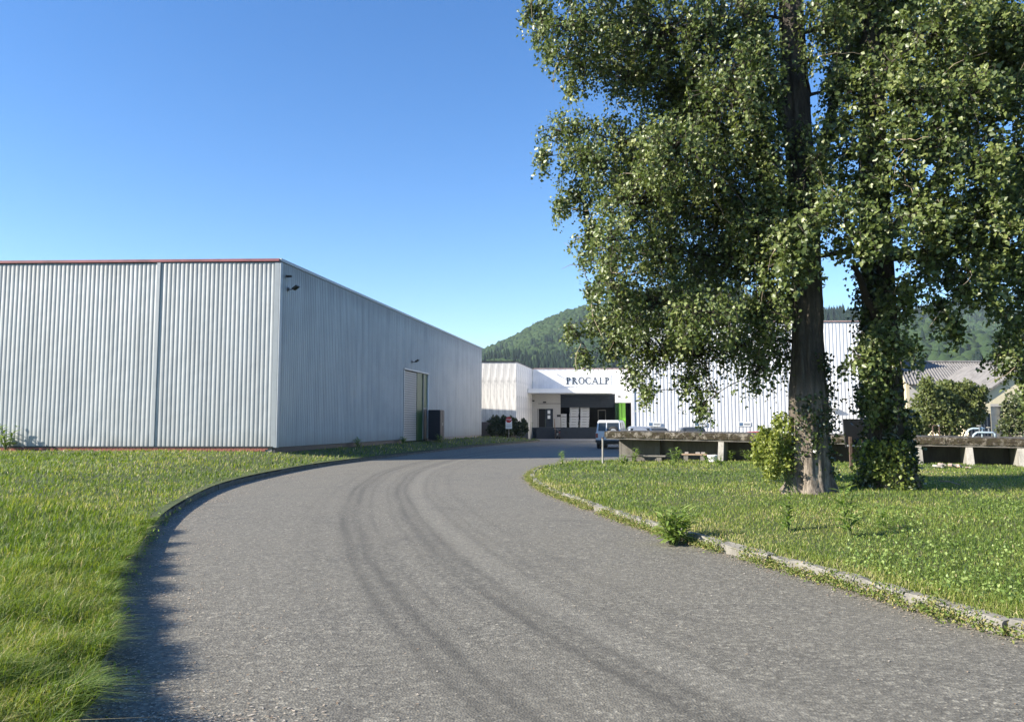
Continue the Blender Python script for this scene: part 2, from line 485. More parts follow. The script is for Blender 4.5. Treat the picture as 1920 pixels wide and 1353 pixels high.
def bark(name, low):
    k = N(name)
    f = k.noise(3.2, 8, 0.7, k.coord((3.2, 3.2, 0.55)), 0.5)
    a = k.ramp(f, [(0.3, (0.022, 0.017, 0.013)), (0.48, (0.13, 0.107, 0.086)), (0.62, (0.27, 0.23, 0.185)), (0.8, (0.40, 0.35, 0.29))])
    a = k.mix(k.ramp(k.noise(9, 5), [(0.55, 0.0), (0.75, 0.5)]), a, (0.06, 0.065, 0.025))
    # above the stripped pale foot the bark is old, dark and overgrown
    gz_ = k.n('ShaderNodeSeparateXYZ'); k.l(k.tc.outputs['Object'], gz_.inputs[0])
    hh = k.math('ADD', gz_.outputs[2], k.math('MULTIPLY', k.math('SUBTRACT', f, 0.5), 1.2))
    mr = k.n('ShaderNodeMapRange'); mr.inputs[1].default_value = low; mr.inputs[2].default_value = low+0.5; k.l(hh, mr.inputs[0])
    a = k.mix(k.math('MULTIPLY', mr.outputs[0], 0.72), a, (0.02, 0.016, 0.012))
    k.setb('Base Color', a); k.setb('Roughness', 0.95); k.bump(f, 1.0, 0.06)
    return k.m
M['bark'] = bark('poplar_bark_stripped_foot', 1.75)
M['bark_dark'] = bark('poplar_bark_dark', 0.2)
M['limb'] = simple('branch_bark', (0.045, 0.036, 0.028), 0.9, 0, 0.4, 6, 0.4)
M['deadtwig'] = simple('pale_dead_twig', (0.30, 0.24, 0.17), 0.85, 0, 0.3, 8)
# ------------------------------------------------------------------ ground lines
LEFT = catmull([(-1.0,-3.0),(-1.55,0.0),(-1.85,2.5),(-2.15,3.9),(-2.5,4.76),(-2.95,5.85),(-3.75,7.4),(-4.5,9.4),(-5.4,11.8),(-6.3,14.9),(-7.2,19.2),(-7.5,23.6),(-7.25,29.2),(-6.3,35.2),(-4.9,42.5),(-2.9,53),(-0.3,62),(1.5,67.5),(2.55,71.5),(2.3,74.5),(1.0,75.6)], 0.5)
RIGHT = catmull([(7.0,2.2),(5.3,4.2),(3.92,5.85),(3.57,6.6),(3.25,7.83),(2.57,10.0),(2.0,12.15),(1.44,14.9),(0.90,17.8),(0.58,21),(0.55,23.4),(0.85,26.2),(1.75,29.2),(3.3,31.4),(6.0,32.8),(10,33.4),(20,33.6),(34,33.6)], 0.5)
TRACK = catmull([(2.8,-2),(1.7,2),(0.75,4.2),(-0.05,6),(-1.05,9),(-2.05,13),(-3.1,19),(-3.6,25),(-3.3,32),(-2.0,40),(0.4,50),(3.6,61),(8.5,76),(12,90)], 0.5)
WA = np.array((-10.1, 33.0)); WB = np.array((-2.87, 72.3))            # warehouse side wall
WL = WA + (np.array((-22.56, 33.44)) - WA) / np.linalg.norm(np.array((-22.56, 33.44)) - WA) * 30
LEFT_POLY = [tuple(p) for p in LEFT] + [(-3.0,76.0),(-60,76),(-60,-3)]
RIGHT_POLY = [tuple(p) for p in RIGHT] + [(34,2.2)]

def left_z(x, y):
    d, _ = dist_line(x, y, LEFT)
    z = 0.15 + 0.24*sstep(0.3, 4.0, d)*sstep(4, 20, y) + 0.06*sstep(0.5, 6, d)
    return z + 0.035*wob(x, y, 0.9)*sstep(0.2, 1.5, d)
def right_z(x, y):
    d, _ = dist_line(x, y, RIGHT)
    z = 0.085 + 0.04*sstep(0.12, 0.3, d) + 0.16*sstep(0.2, 5.0, d)
    return z + 0.03*wob(x, y, 0.9, 6)*sstep(0.2, 1.5, d)

# big ground sheet, out to the horizon
mb = MB(); mb.add([(-2400,-900,-0.05),(2900,-900,-0.05),(2900,2900,-0.05),(-2400,2900,-0.05)], [(0,1,2,3)])
tag(mb.build('ground', M['soil']), kind='structure')

# asphalt: the bend and the yard behind, with coordinates along and across the wheel tracks
xs = np.arange(-10, 46.01, 0.5); ys = np.arange(-6, 90.01, 0.5)
XX, YY = np.meshgrid(xs, ys)
x = XX.ravel(); y = YY.ravel()
d, idx = dist_line(x, y, TRACK)
seg = np.linalg.norm(np.diff(TRACK, axis=0), axis=1); arc = np.concatenate([[0], np.cumsum(seg)])
tan = (TRACK[1:]-TRACK[:-1])/seg[:, None]
rel = np.stack([x, y], 1)-TRACK[idx]
lat = rel[:,0]*tan[idx,1]-rel[:,1]*tan[idx,0]
u = arc[idx] + (rel*tan[idx]).sum(1)
nx = len(xs)
ii = np.arange(len(ys)-1)[:,None]*nx+np.arange(nx-1)[None,:]
F = np.stack([ii, ii+1, ii+nx+1, ii+nx], -1).reshape(-1, 4)
z = 0.012*wob(x, y, 0.35, 12)
tag(np_mesh('road', np.stack([x, y, z], 1), F, M['asphalt'], uv=np.stack([u, lat], 1), smooth=True), kind='structure')
mb = MB(); mb.add([(-3,73.6,0.022),(14.0,73.6,0.022),(14.0,86,0.022),(-3,86,0.022)], [(0,1,2,3)])
tag(mb.build('concrete_apron', M['apron']), kind='structure')

def lawn_sheet(name, poly, line, zf, x0, x1, y0, y1, step):
    xs = np.arange(x0, x1+step, step); ys = np.arange(y0, y1+step, step)
    XX, YY = np.meshgrid(xs, ys); x = XX.ravel().copy(); y = YY.ravel().copy()
    ins = in_poly(x, y, poly)
    # pull the outside neighbours onto the kerb line so that the sheet ends there
    d, idx = dist_line(x, y, line)
    near = (~ins) & (d < step*1.5)
    ln = np.array(line)
    for i in np.nonzero(near)[0]:
        k = np.argmin((ln[:,0]-x[i])**2+(ln[:,1]-y[i])**2)
        x[i], y[i] = ln[k]
    ok = ins | near
    nx = len(xs); ii = np.arange(len(ys)-1)[:,None]*nx+np.arange(nx-1)[None,:]
    F = np.stack([ii, ii+1, ii+nx+1, ii+nx], -1).reshape(-1, 4)
    F = F[ok[F].all(1) & ins[F].any(1)]
    used = np.unique(F); remap = np.zeros(len(x), int); remap[used] = np.arange(len(used))
    V = np.stack([x, y, zf(x, y)], 1)[used]
    return tag(np_mesh(name, V, remap[F], M['soil'], smooth=True), kind='structure')
lawn_sheet('lawn_left', LEFT_POLY, LEFT, left_z, -46, 3, -3, 76, 0.5)
lawn_sheet('lawn_right', RIGHT_POLY, RIGHT, right_z, 0, 34, 2.2, 34, 0.5)

# ------------------------------------------------------------------ kerbs, stone by stone
def stone_mesh(name, L, W, H, seed, mat):
    r = random.Random(seed)
    mb = MB(); n = 5
    for k in range(n):                                   # four-sided rings along the length, worn unevenly
        yy = -L/2 + L*k/(n-1)
        jt = [r.uniform(-0.02, 0.02) for _ in range(6)]
        ch = 0.022
        ring = [(0.0+jt[0], -0.16), (0.0+jt[1], H-ch+jt[2]), (ch+jt[0]*0.5, H+jt[3]), (W-ch, H+jt[4]*0.7), (W, H-ch), (W, -0.16)]
        mb.v += [(p[0], yy, p[1]) for p in ring]
    for k in range(n-1):
        for j in range(6):
            mb.f.append((k*6+j, k*6+(j+1)%6, (k+1)*6+(j+1)%6, (k+1)*6+j))
    mb.f.append(tuple(range(6))); mb.f.append(tuple((n-1)*6+j for j in range(6))[::-1])
    return mb.mesh('kerb_stone', mat)
def kerb(name, line, side, mat, L=1.0, W=0.14, H=0.125):
    root = bpy.data.objects.new(name, None); col.objects.link(root); tag(root, kind='structure')
    ms = [stone_mesh('kerb_stone', L-0.03, W, H, s, mat) for s in range(5)]
    seg = np.linalg.norm(np.diff(line, axis=0), axis=1); arc = np.concatenate([[0], np.cumsum(seg)])
    s = 0.5; i = 0
    while s < arc[-1]-0.5:
        p = np.array([np.interp(s, arc, line[:,0]), np.interp(s, arc, line[:,1])])
        q = np.array([np.interp(s+0.3, arc, line[:,0]), np.interp(s+0.3, arc, line[:,1])])
        t = (q-p)/np.linalg.norm(q-p)
        o = bpy.data.objects.new('kerb_stone', ms[i % 5]); col.objects.link(o); o.parent = root
        # local +y along the line, local +x into the lawn
        nx = np.array((-t[1], t[0]))*side
        o.matrix_local = Matrix(((nx[0], t[0], 0, p[0]), (nx[1], t[1], 0, p[1]), (0, 0, 1, random.uniform(-0.02, 0.006)), (0, 0, 0, 1)))
        o.rotation_euler.rotate_axis('Y', random.uniform(-0.06, 0.06)); o.rotation_euler.rotate_axis('Z', random.uniform(-0.02, 0.02))
        s += L; i += 1
kerb('kerb_left', LEFT, 1, M['kerb_shade'])
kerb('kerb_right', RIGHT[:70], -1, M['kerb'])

# ------------------------------------------------------------------ hill and its forest
RPX = [(-900,760),(-200,745),(300,735),(600,705),(800,668),(880,642),(905,632),(950,615),(1000,598),(1050,583),(1100,572),(1200,556),(1320,550),(1450,558),(1554,569),(1700,581),(1853,589),(1920,592),(2100,607),(2600,640),(3400,680)]
def crest_y(X): return 1050 + 0.35*np.abs(X-250)
rx = []; rz = []
for px, py in RPX:
    Yc = 1150.0
    for _ in range(6):
        p = P(px, py, Yc); Yc = float(crest_y(p.x))
    rx.append(p.x); rz.append(p.z)
def hill_z(x, y):
    yc = crest_y(x); top = np.interp(x, rx, rz)
    t = (y-330)/(yc-330)
    s = np.where(t < 1, np.clip(t, 0, 1)**1.15, np.clip(1-(t-1)*0.8, 0, 1))
    spur = 1 + 0.13*np.sin(x*0.012+y*0.004+1.0)*np.clip(t*(1.2-t)*3, 0, 1) + 0.07*np.sin(x*0.031-y*0.006)*np.clip(t*(1.1-t)*3, 0, 1)
    return top*s*spur - 14*np.clip(t, 0, 1)
xs = np.arange(-700, 1900, 22.0); ys = np.arange(320, 1900, 22.0)
XX, YY = np.meshgrid(xs, ys); x = XX.ravel(); y = YY.ravel()
nx = len(xs); ii = np.arange(len(ys)-1)[:,None]*nx+np.arange(nx-1)[None,:]
F = np.stack([ii, ii+1, ii+nx+1, ii+nx], -1).reshape(-1, 4)
tag(np_mesh('hill', np.stack([x, y, hill_z(x, y)-1.5], 1), F, M['soil'], smooth=True), kind='structure')
def ico(sub):
    bm = bmesh.new(); bmesh.ops.create_icosphere(bm, subdivisions=sub, radius=1.0)
    V = np.array([v.co[:] for v in bm.verts]); F = np.array([[v.index for v in f.verts] for f in bm.faces]); bm.free()
    return V, F
def forest():
    n = 30000
    x = rng.uniform(-150, 1000, n); yc = crest_y(x)
    y = 340 + (yc+60-340)*np.sqrt(rng.uniform(0, 1, n))
    ang = x/y
    m = (ang > -0.12) & (ang < 0.80)
    x, y = x[m], y[m]
    con = wob(x, y, 0.012, 20) + 0.5*wob(x, y, 0.035, 26) + rng.normal(0, 0.18, len(x)) - 0.25 + 0.6*np.exp(-((x-45)/60)**2-((y-560)/160)**2)
    V0, F0 = ico(2); nv = len(V0)
    keep = con <= 0.25
    xd, yd = x[keep], y[keep]; n = len(xd)
    R = rng.uniform(3.2, 6.2, n)
    jit = 1 + rng.normal(0, 0.16, (n, nv))
    Vd = V0[None]*jit[..., None]*R[:,None,None]*np.array((1, 1, 1.05))
    Vd = Vd + np.stack([xd, yd, hill_z(xd, yd)+R*0.6], 1)[:,None,:]
    td = np.clip(0.72 + 0.16*wob(xd, yd, 0.02, 30) + rng.normal(0, 0.12, n), 0.5, 1)
    Fd = (F0[None]+(np.arange(n)*nv)[:,None,None]).reshape(-1, 3)
    xc, yc_ = x[~keep], y[~keep]; nc = len(xc)
    # conifers: three stacked ragged cones of 7 sides
    tiers = [(0.0, 3.0, 7.5), (4.0, 2.4, 11.0), (8.0, 1.6, 15.0)]
    Vc = []; Fc = []; base = len(Vd)*0
    a = np.arange(7)*2*PI/7
    Vone = []; Fone = []
    for z0, r, z1 in tiers:
        b = len(Vone)
        for t in a: Vone.append((r*math.cos(t), r*math.sin(t), z0))
        Vone.append((0, 0, z1))
        for k in range(7): Fone.append((b+k, b+(k+1)%7, b+7))
    Vone = np.array(Vone); Fone = np.array(Fone)
    sc_ = rng.uniform(0.7, 1.25, nc)
    Vc = Vone[None]*(1+rng.normal(0, 0.08, (nc, len(Vone)))[...,None])*sc_[:,None,None] + np.stack([xc, yc_, hill_z(xc, yc_)-1], 1)[:,None,:]
    tc_ = np.clip(0.2+rng.normal(0, 0.12, nc), 0, 0.45)
    V = np.concatenate([Vd.reshape(-1, 3), Vc.reshape(-1, 3)])
    F = np.concatenate([Fd, (Fone[None]+(np.arange(nc)*len(Vone))[:,None,None]).reshape(-1, 3)+n*nv])
    T = np.concatenate([np.repeat(td, nv), np.repeat(tc_, len(Vone))])
    o = np_mesh('hillside_forest', V, F, M['forest'], tint=T)
    tag(o, 'mixed green forest covering the whole hill behind the buildings', 'forest', kind='stuff')
forest()

# ------------------------------------------------------------------ corrugated sheets
def corrugated(name, A, B, z0, z1, mat, parent, pitch=0.19, depth=0.012, rows=9, dent=0.0, frac=(0.16, 0.10, 0.64), seed=0, ztop=None, s0=0.0):
    """trapezoid sheet from A to B (xy), standing on z0; the ribs face to the right of A->B turned to the outside"""
    A = np.array(A, float); B = np.array(B, float)
    L = np.linalg.norm(B-A); t = (B-A)/L; nrm = np.array((t[1], -t[0]))
    prof = []
    s = 0.0
    a, b, c = frac
    while s < L:
        for ds, dd in ((0, 0), (a, 0), (a+b, 1), (a+b+c, 1)):
            q = s+ds*pitch
            if q <= L: prof.append((q, dd))
        s += pitch
    prof.append((L, 0))
    prof = np.array(prof)
    zz = np.linspace(z0, z1, rows) if ztop is None else None
    n = len(prof)
    S = np.repeat(prof[:,0][None], rows, 0); D = np.repeat(prof[:,1][None], rows, 0)*depth
    Z = np.repeat(np.linspace(z0, z1, rows)[:,None], n, 1)
    if dent:
        w = wob(S*1.0, Z*0.6+seed, 1.3, 4)*np.clip(1.6-(Z-z0)*0.35, 0.25, 1)
        D = D + dent*w + dent*0.8*wob(S, Z*2.0, 4.0, 9)*np.clip(1.0-(Z-z0)*0.6, 0, 1)
    X = A[0]+t[0]*S+nrm[0]*D; Y = A[1]+t[1]*S+nrm[1]*D
    V = np.stack([X, Y, Z], -1).reshape(-1, 3)
    ii = np.arange(rows-1)[:,None]*n+np.arange(n-1)[None]
    F = np.stack([ii, ii+1, ii+n+1, ii+n], -1).reshape(-1, 4)
    return np_mesh(name, V, F, mat, parent)
def wallframe(A, B):
    """matrix: local x along A->B, local -y outward, z up, origin A"""
    A = Vector((A[0], A[1], 0)); B = Vector((B[0], B[1], 0)); t = (B-A).normalized()
    return Matrix(((t.x, -t.y, 0, A.x), (t.y, t.x, 0, A.y), (0, 0, 1, 0), (0, 0, 0, 1)))

# ------------------------------------------------------------------ grey warehouse
TOP = 8.77
wh = thing('warehouse', 'large grey corrugated metal warehouse with red roof trim beside the bend', 'warehouse', (-10.1, 33.0, 0.5))
def along(k): return WA+(WB-WA)*k/np.linalg.norm(WB-WA)
LW = float(np.linalg.norm(WB-WA))
tdir = (WL-WA)/30.0
seam = WA + tdir*(5.3)
corrugated('cladding_sheet', WL, seam-np.array((0, 0)), 0.66, TOP-0.16, M['clad_grey'], wh, dent=0.018, rows=30, seed=1)
corrugated('cladding_sheet', seam+np.array((0.0,-0.03)), WA+tdir*0.12, 0.66, TOP-0.16, M['clad_grey'], wh, dent=0.008, rows=26, seed=5)
Mf = wallframe(WL, WA)
MB().box(24.63, -0.075, 0.66, 24.77, -0.005, TOP-0.16, Mf).build('seam_trim', M['trim'], wh)
MB().box(-0.2, -0.085, TOP-0.13, 30.0, 0.25, TOP-0.01, Mf).build('roof_trim', M['red_trim'], wh, bevel=0.01)
MB().box(0, -0.06, 0.60, 29.9, 0.12, 0.655, Mf).build('drip_flashing', M['dark'], wh)
pl = MB().box(0, 0.0, -0.2, 29.86, 0.2, 0.60, Mf).build('plinth', M['mortar'], wh)
bmesh_brick = MB().box(0, -0.035, 0, 0.235, 0.03, 0.062).mesh('brick', M['brick'], bevel=0.004)
for r in range(2):
    for i in range(75):
        o = bpy.data.objects.new('brick', bmesh_brick); col.objects.link(o); o.parent = pl
        s = 29.6-0.25*(i+1)+(0.125 if r % 2 else 0)
        m = Mf @ Matrix.Translation((s, 0, 0.455+0.072*r)); m.translation -= wloc(pl)
        o.matrix_local = m
        o.location.y += random.uniform(-0.004, 0.004)
# side wall with the roller door
Ms = wallframe(WA, WB)
D0, D1, D2 = 16.97, 20.05, 22.45                    # shutter from D0 to D1, green bay to D2
DT = 5.14
corrugated('cladding_sheet', along(0.12), along(D0), 0.62, TOP-0.12, M['clad_grey'], wh, dent=0.004, rows=8, depth=0.035, frac=(0.3, 0.1, 0.4))
corrugated('cladding_sheet', along(D0), along(D2), DT, TOP-0.12, M['clad_grey'], wh, rows=3, depth=0.035, frac=(0.3, 0.1, 0.4))
corrugated('cladding_sheet', along(D2), along(LW), 0.62, TOP-0.12, M['clad_grey'], wh, dent=0.004, rows=8, pitch=0.25, depth=0.035, frac=(0.3, 0.1, 0.4))
MB().box(0.0, -0.08, TOP-0.11, LW, 0.2, TOP+0.015, Ms).build('roof_flashing', M['trim'], wh)
MB().box(-0.02, -0.07, 0.60, 0.16, 0.02, TOP-0.16, Ms).build('corner_trim', M['trim'], wh, bevel=0.008)
mb = MB().box(-0.015, -0.03, 0.60, 0.18, 0.05, TOP-0.16, Matrix.Translation(Vector((WA[0]-0.165, WA[1], 0))))
mb.build('corner_trim', M['trim'], wh, bevel=0.008)
MB().box(0, 0.0, -0.2, D0, 0.15, 0.60, Ms).build('plinth', M['dark'], wh)
MB().box(D2, 0.0, -0.2, LW, 0.15, 0.60, Ms).build('plinth', M['mortar'], wh)
# roof and the two walls out of sight
mb = MB(); c = [WA, WB, WB+np.array((-36, 4)), WL+np.array((0, 0))]
mb.add([(p[0], p[1], TOP-0.14) for p in (WA+np.array((-0.1, 0.15)), WB+np.array((-0.15,-0.05)), WB+tdir*30, WL)], [(0,1,2,3)])
mb.build('roof', M['steel'], wh)
corrugated('cladding_sheet', WB, WB+tdir*30, 0.5, TOP-0.16, M['clad_grey'], wh, rows=3, pitch=0.38)
corrugated('cladding_sheet', WB+tdir*30, WL, 0.5, TOP-0.16, M['clad_grey'], wh, rows=3, pitch=0.38)
dr = MB().box(D0, 0.10, 0.5, D2, 0.30, DT, Ms).build('door_bay', M['black_int'], wh)
hs = (DT-0.75)/29
sl = MB().box(0, -0.02, 0, D1-D0-0.1, 0.02, hs*0.86).mesh('slat', M['shutter'], bevel=0.012)
door = MB().box(D0+0.05, 0.06, 0.5, D1-0.05, 0.09, 0.70, Ms).build('roller_shutter', M['shutter'], wh)
for i in range(29):
    o = bpy.data.objects.new('slat', sl); col.objects.link(o); o.parent = door
    m = Ms @ Matrix.Translation((D0+0.05, 0.07, 0.71+i*hs)); m.translation -= wloc(door); o.matrix_local = m
MB().box(D0-0.04, -0.07, 0.5, D0+0.05, 0.1, DT, Ms).build('door_jamb', M['trim'], wh)
MB().box(D0-0.04, -0.09, DT, D2+0.05, 0.1, DT+0.09, Ms).build('door_head', M['trim'], wh)
MB().box(D1, 0.03, 0.5, D1+1.25, 0.10, DT-0.02, Ms).build('green_door_panel', M['dgreen'], wh)
MB().box(D1+1.25, -0.04, 0.5, D1+1.33, 0.10, DT-0.02, Ms).build('door_post', M['conc_light'], wh)
MB().box(D1+1.33, 0.04, 2.75, D2, 0.10, DT-0.02, Ms).build('green_door_panel', M['dgreen'], wh)
MB().box(D1+1.33, -0.03, 2.65, D2, 0.10, 2.75, Ms).build('door_rail', M['conc_light'], wh)
MB().box(D1+1.33, 0.04, 0.5, D2, 0.10, 2.65, Ms).build('lower_door_panel', M['navy'], wh)
mb = MB().box(D2-0.01, -0.065, 0.62, D2+0.07, 0.1, DT, Ms); mb.build('door_jamb', M['clad_white'], wh)

# navy cabinet by the door
p0 = Ms @ Vector((22.1, -0.75, 0))
cb = thing('steel_cabinet', 'tall dark navy steel cabinet standing beside the green warehouse door', 'cabinet', (p0.x, p0.y, 0.5), math.atan2((WB-WA)[1], (WB-WA)[0]))
MB().box(-0.55, -0.42, 0.06, 0.55, 0.42, 2.1).build('body', M['navy'], cb, True, bevel=0.015)
for s in (-1, 1):
    d_ = MB().box(min(s*0.02, s*0.52), -0.455, 0.12, max(s*0.02, s*0.52), -0.42, 2.04).build('door', M['navy'], cb, True, bevel=0.006)
    MB().tube([(s*0.09, -0.48, 1.0), (s*0.09, -0.48, 1.2)], 0.012, 6).build('handle', M['steel'], d_, True)
MB().box(-0.55, -0.42, -0.02, 0.55, 0.42, 0.06).build('base', M['dark'], cb, True)

def floodlight(label, base, out, size=0.3, yaw=0.0):
    t = thing('floodlight', label, 'floodlight', base, yaw)
    MB().box(-0.06, -0.02, -0.08, 0.06, 0.0, 0.08).build('wall_plate', M['dark'], t, True)
    MB().tube([(0, -0.02, 0), (0, -out*0.6, -0.02), (0, -out, 0.02)], 0.02, 6).build('arm', M['dark'], t, True)
    R = Matrix.Translation((0, -out-0.1, 0.06)) @ Matrix.Rotation(math.radians(-35), 4, 'X')
    MB().box(-size*0.6, -size*0.5, -0.035, size*0.6, size*0.5, 0.035, R).build('lamp_head', M['dark'], t, True, bevel=0.01)
    MB().box(-size*0.5, -size*0.42, -0.042, size*0.5, size*0.42, -0.036, R).build('lens', M['glass'], t, True)
    return t
yaw = math.atan2((WB-WA)[1], (WB-WA)[0])
q = Ms @ Vector((0.75, -0.05, 7.55)); floodlight('black floodlight on an arm high at the warehouse corner', q, 0.25, 0.27, yaw)
q = Ms @ Vector((18.6, -0.05, 5.75)); floodlight('small black floodlight above the warehouse roller door', q, 0.25, 0.27, yaw)
q = Ms @ Vector((0.55, -0.05, 8.1))
cc = thing('security_camera', 'tiny dark camera on the warehouse corner just above its floodlight', 'camera', q, yaw)
MB().box(-0.03, -0.02, -0.05, 0.03, 0, 0.05).build('bracket', M['dark'], cc, True)
MB().box(-0.05, -0.26, -0.06, 0.05, -0.02, 0.03).build('housing', M['dark'], cc, True, bevel=0.01)

# ------------------------------------------------------------------ white works building with the sign
FY = 85.5
pw = thing('works_building', 'white works building with a sign, canopy and dark loading bay', 'building', (6, FY, 0))
BT = 7.73
BZ = 1.82
# protruding block: sunlit panels towards the road
bl = MB().box(-14, 76.06, 0, 0.36, 85, BT-0.06).build('block_core', M['oldwhite'], pw)
MB().box(-14, 76.0, 0, 0.42, 76.05, BZ).build('block_plinth', M['brownbase'], pw)
wpan = 0.64
xr = 0.42
pan = MB().box(-wpan+0.022, 0, 0, 0, 0.05, BT-BZ-0.01).mesh('panel', M['oldwhite'], bevel=0.006)
for i in range(20):
    o = bpy.data.objects.new('panel', pan); col.objects.link(o); o.parent = bl
    o.location = Vector((xr-0.004, 76.0+random.uniform(-0.006, 0.004), BZ)) - wloc(bl); xr -= wpan
SB = (0.42, 76.0); SE = (2.25, FY)
Mb = wallframe(SB, SE); LS = 9.675
MB().box(0.0, 0.05, 0.0, LS, 0.3, BT-0.03, Mb).build('side_wall', M['oldwhite'], pw)
sd_pan = MB().box(0, 0, 0, 1.05, 0.05, BT-BZ-0.01).mesh('panel', M['oldwhite'], bevel=0.006)
for i in range(9):
    o = bpy.data.objects.new('panel', sd_pan); col.objects.link(o); o.parent = bl
    m = Mb @ Matrix.Translation((0.06+i*1.07, random.uniform(-0.004, 0.004), BZ)); m.translation -= wloc(bl); o.matrix_local = m
MB().box(0, -0.03, 0, LS-2.9, 0.04, BZ-0.01, Mb).build('side_plinth', M['navywall'], pw)
MB().box(-14.2, 75.92, BT, 0.46, 76.2, BT+0.10).build('roof_edge', M['dark'], pw)
MB().box(0.0, -0.06, BT, LS, 0.2, BT+0.10, Mb).build('roof_edge', M['dark'], pw)
mb = MB().add([(-14, 76.2, BT-0.02), (0.3, 76.2, BT-0.02), (2.2, 86, BT-0.02), (-14, 86, BT-0.02)], [(0,1,2,3)]); mb.build('roof', M['steel'], pw)
# recessed facade above the canopy, panel by panel
fx0, fx1 = 2.27, 13.3
fz = MB().box(fx0, FY+0.06, 4.9, fx1+1.0, FY+0.3, BT-0.03).build('facade', M['facade'], pw)
fw = (fx1-fx0)/9
fp = MB().box(0.01, 0, 0, fw-0.01, 0.05, BT-4.95).mesh('panel', M['facade'], bevel=0.006)
for i in range(9):
    o = bpy.data.objects.new('panel', fp); col.objects.link(o); o.parent = fz
    o.location = Vector((fx0+i*fw, FY+random.uniform(0, 0.006), 4.9))-wloc(fz)
MB().box(fx0-0.05, FY-0.06, BT-0.02, fx1, FY+0.3, BT+0.06).build('roof_trim', M['pale_trim'], pw)
mb = MB().add([(2.2, FY+0.25, BT-0.05), (14.3, FY+0.25, BT-0.05), (14.3, 110, BT-0.05), (2.2, 110, BT-0.05)], [(0,1,2,3)]); mb.build('roof', M['steel'], pw)
# canopy
CY = 82.4
cxl = 0.42+(CY-76)*(1.83/9.5)
cn = MB().box(cxl+0.02, CY, 4.92, 11.05, FY+0.05, 5.38).build('canopy', M['white'], pw, bevel=0.01)
MB().box(11.06, CY+0.004, 3.90, 12.75, CY+0.2, 5.376).build('canopy_end', M['white'], pw)
# wall with the door under the canopy
dx0 = P(1008, 760, FY).x; dx1 = P(1037, 760, FY).x
dzf = 1.24
ix = P(1051, 760, FY).x
wl = MB()
wl.box(2.27, FY, dzf, dx0-0.12, FY+0.2, 4.9).box(dx1+0.12, FY, dzf, ix, FY+0.2, 4.9).box(dx0-0.12, FY, 3.42, dx1+0.12, FY+0.2, 4.9)
wl.build('entrance_wall', M['cream2'], pw)
for a_, b_ in ((2.9, 2.97), (dx0-0.35, dx0-0.29), (dx1+0.33, dx1+0.39)):
    MB().box(a_, FY-0.03, dzf, b_, FY-0.003, 4.6).build('wall_rib', M['cream2'], pw)
MB().box(2.9, FY-0.03, 3.85, ix, FY-0.004, 3.9).build('wall_rib', M['dark'], pw)
fr = MB(); fr.box(dx0-0.12, FY-0.05, dzf, dx0, FY+0.05, 3.42).box(dx1, FY-0.05, dzf, dx1+0.12, FY+0.05, 3.42).box(dx0, FY-0.05, 3.3, dx1, FY+0.05, 3.42)
dw = fr.build('entrance_door', M['cream2'], pw)
dm = (dx0+dx1)/2
for a_, b_, mt in ((dx0+0.01, dm-0.01, M['black_int']), (dm+0.01, dx1-0.01, M['navywall'])):
    lf = MB().box(a_, FY+0.06, dzf+0.02, b_, FY+0.1, 3.29).build('leaf', mt, dw)
for zz in (2.75, 2.2):
    MB().box(dm+0.25, FY+0.045, zz, dm+0.55, FY+0.058, zz+0.38).build('notice', M['white'], dw)
MB().box(dx1+0.42, FY-0.03, 2.4, dx1+0.85, FY-0.005, 2.65).build('letter_box', M['dark'], pw)
MB().box(dx0+0.6, FY-0.12, 3.95, dx0+0.95, FY-0.02, 4.1).build('bulkhead_lamp', M['dark'], pw)
MB().box(dx0-0.6, FY-0.2, 4.1, dx0-0.35, FY-0.02, 4.25).build('wall_lamp', M['dark'], pw)
# loading dock and bay
MB().box(2.27, FY-0.15, 0, 14.2, FY+6.0, dzf-0.004).build('loading_dock', M['navywall'], pw)
bx1 = P(1153, 760, FY).x
bay = MB()
bay.box(ix, FY+6.0, dzf, 14.2, FY+6.2, 4.9).box(ix-0.2, FY+0.21, dzf, ix, FY+6.0, 4.9).box(14.0, FY+0.3, dzf, 14.2, FY+6.0, 4.9).box(ix, FY+0.3, 4.75, 14.0, FY+6.0, 4.89)
bay.build('loading_bay', M['black_int'], pw)
for i in range(6):
    MB().box(ix+0.02, FY+0.15+0.002*i, 3.45+i*0.235, bx1, FY+0.19+0.002*i, 3.45+i*0.235+0.215).build('shutter_slat', M['navywall'], pw)
MB().box(bx1+0.02, FY-0.05, dzf, bx1+0.52, FY+0.12, 3.9).build('green_jamb', M['dgreen'], pw)
MB().box(bx1+0.25, FY-1.5, 0.0, bx1+0.52, FY-1.0, 3.9).build('green_column', M['lime'], pw)
MB().box(bx1+0.57, FY-1.5, 0.0, bx1+0.95, FY-1.0, 3.9).build('green_column', M['lime'], pw)
wfr = MB(); a_, b_ = P(1121, 770, FY+5.9).x, P(1136, 770, FY+5.9).x
wfr.box(a_, FY+5.9, 1.9, a_+0.08, FY+5.98, 3.3).box(b_-0.08, FY+5.9, 1.9, b_, FY+5.98, 3.3).box(a_+0.08, FY+5.9, 3.2, b_-0.08, FY+5.98, 3.3)
wfr.build('inner_door_frame', M['cream2'], pw)
# steps and hand rail
for i in range(6):
    MB().box(dx0-0.2, FY-0.15-0.28*(6-i), 0.0, dx1+0.1, FY-0.15-0.28*(5-i)-0.004, 0.2+i*0.19).build('step', M['navywall'], pw)
rl = MB(); rx_ = dx1+0.12
rl.tube([(rx_, FY-1.85, 0), (rx_, FY-1.85, 1.05), (rx_, FY-0.2, 2.2), (rx_, FY-0.2, 1.2)], 0.03, 6)
rl.build('hand_rail', M['wood'], pw)
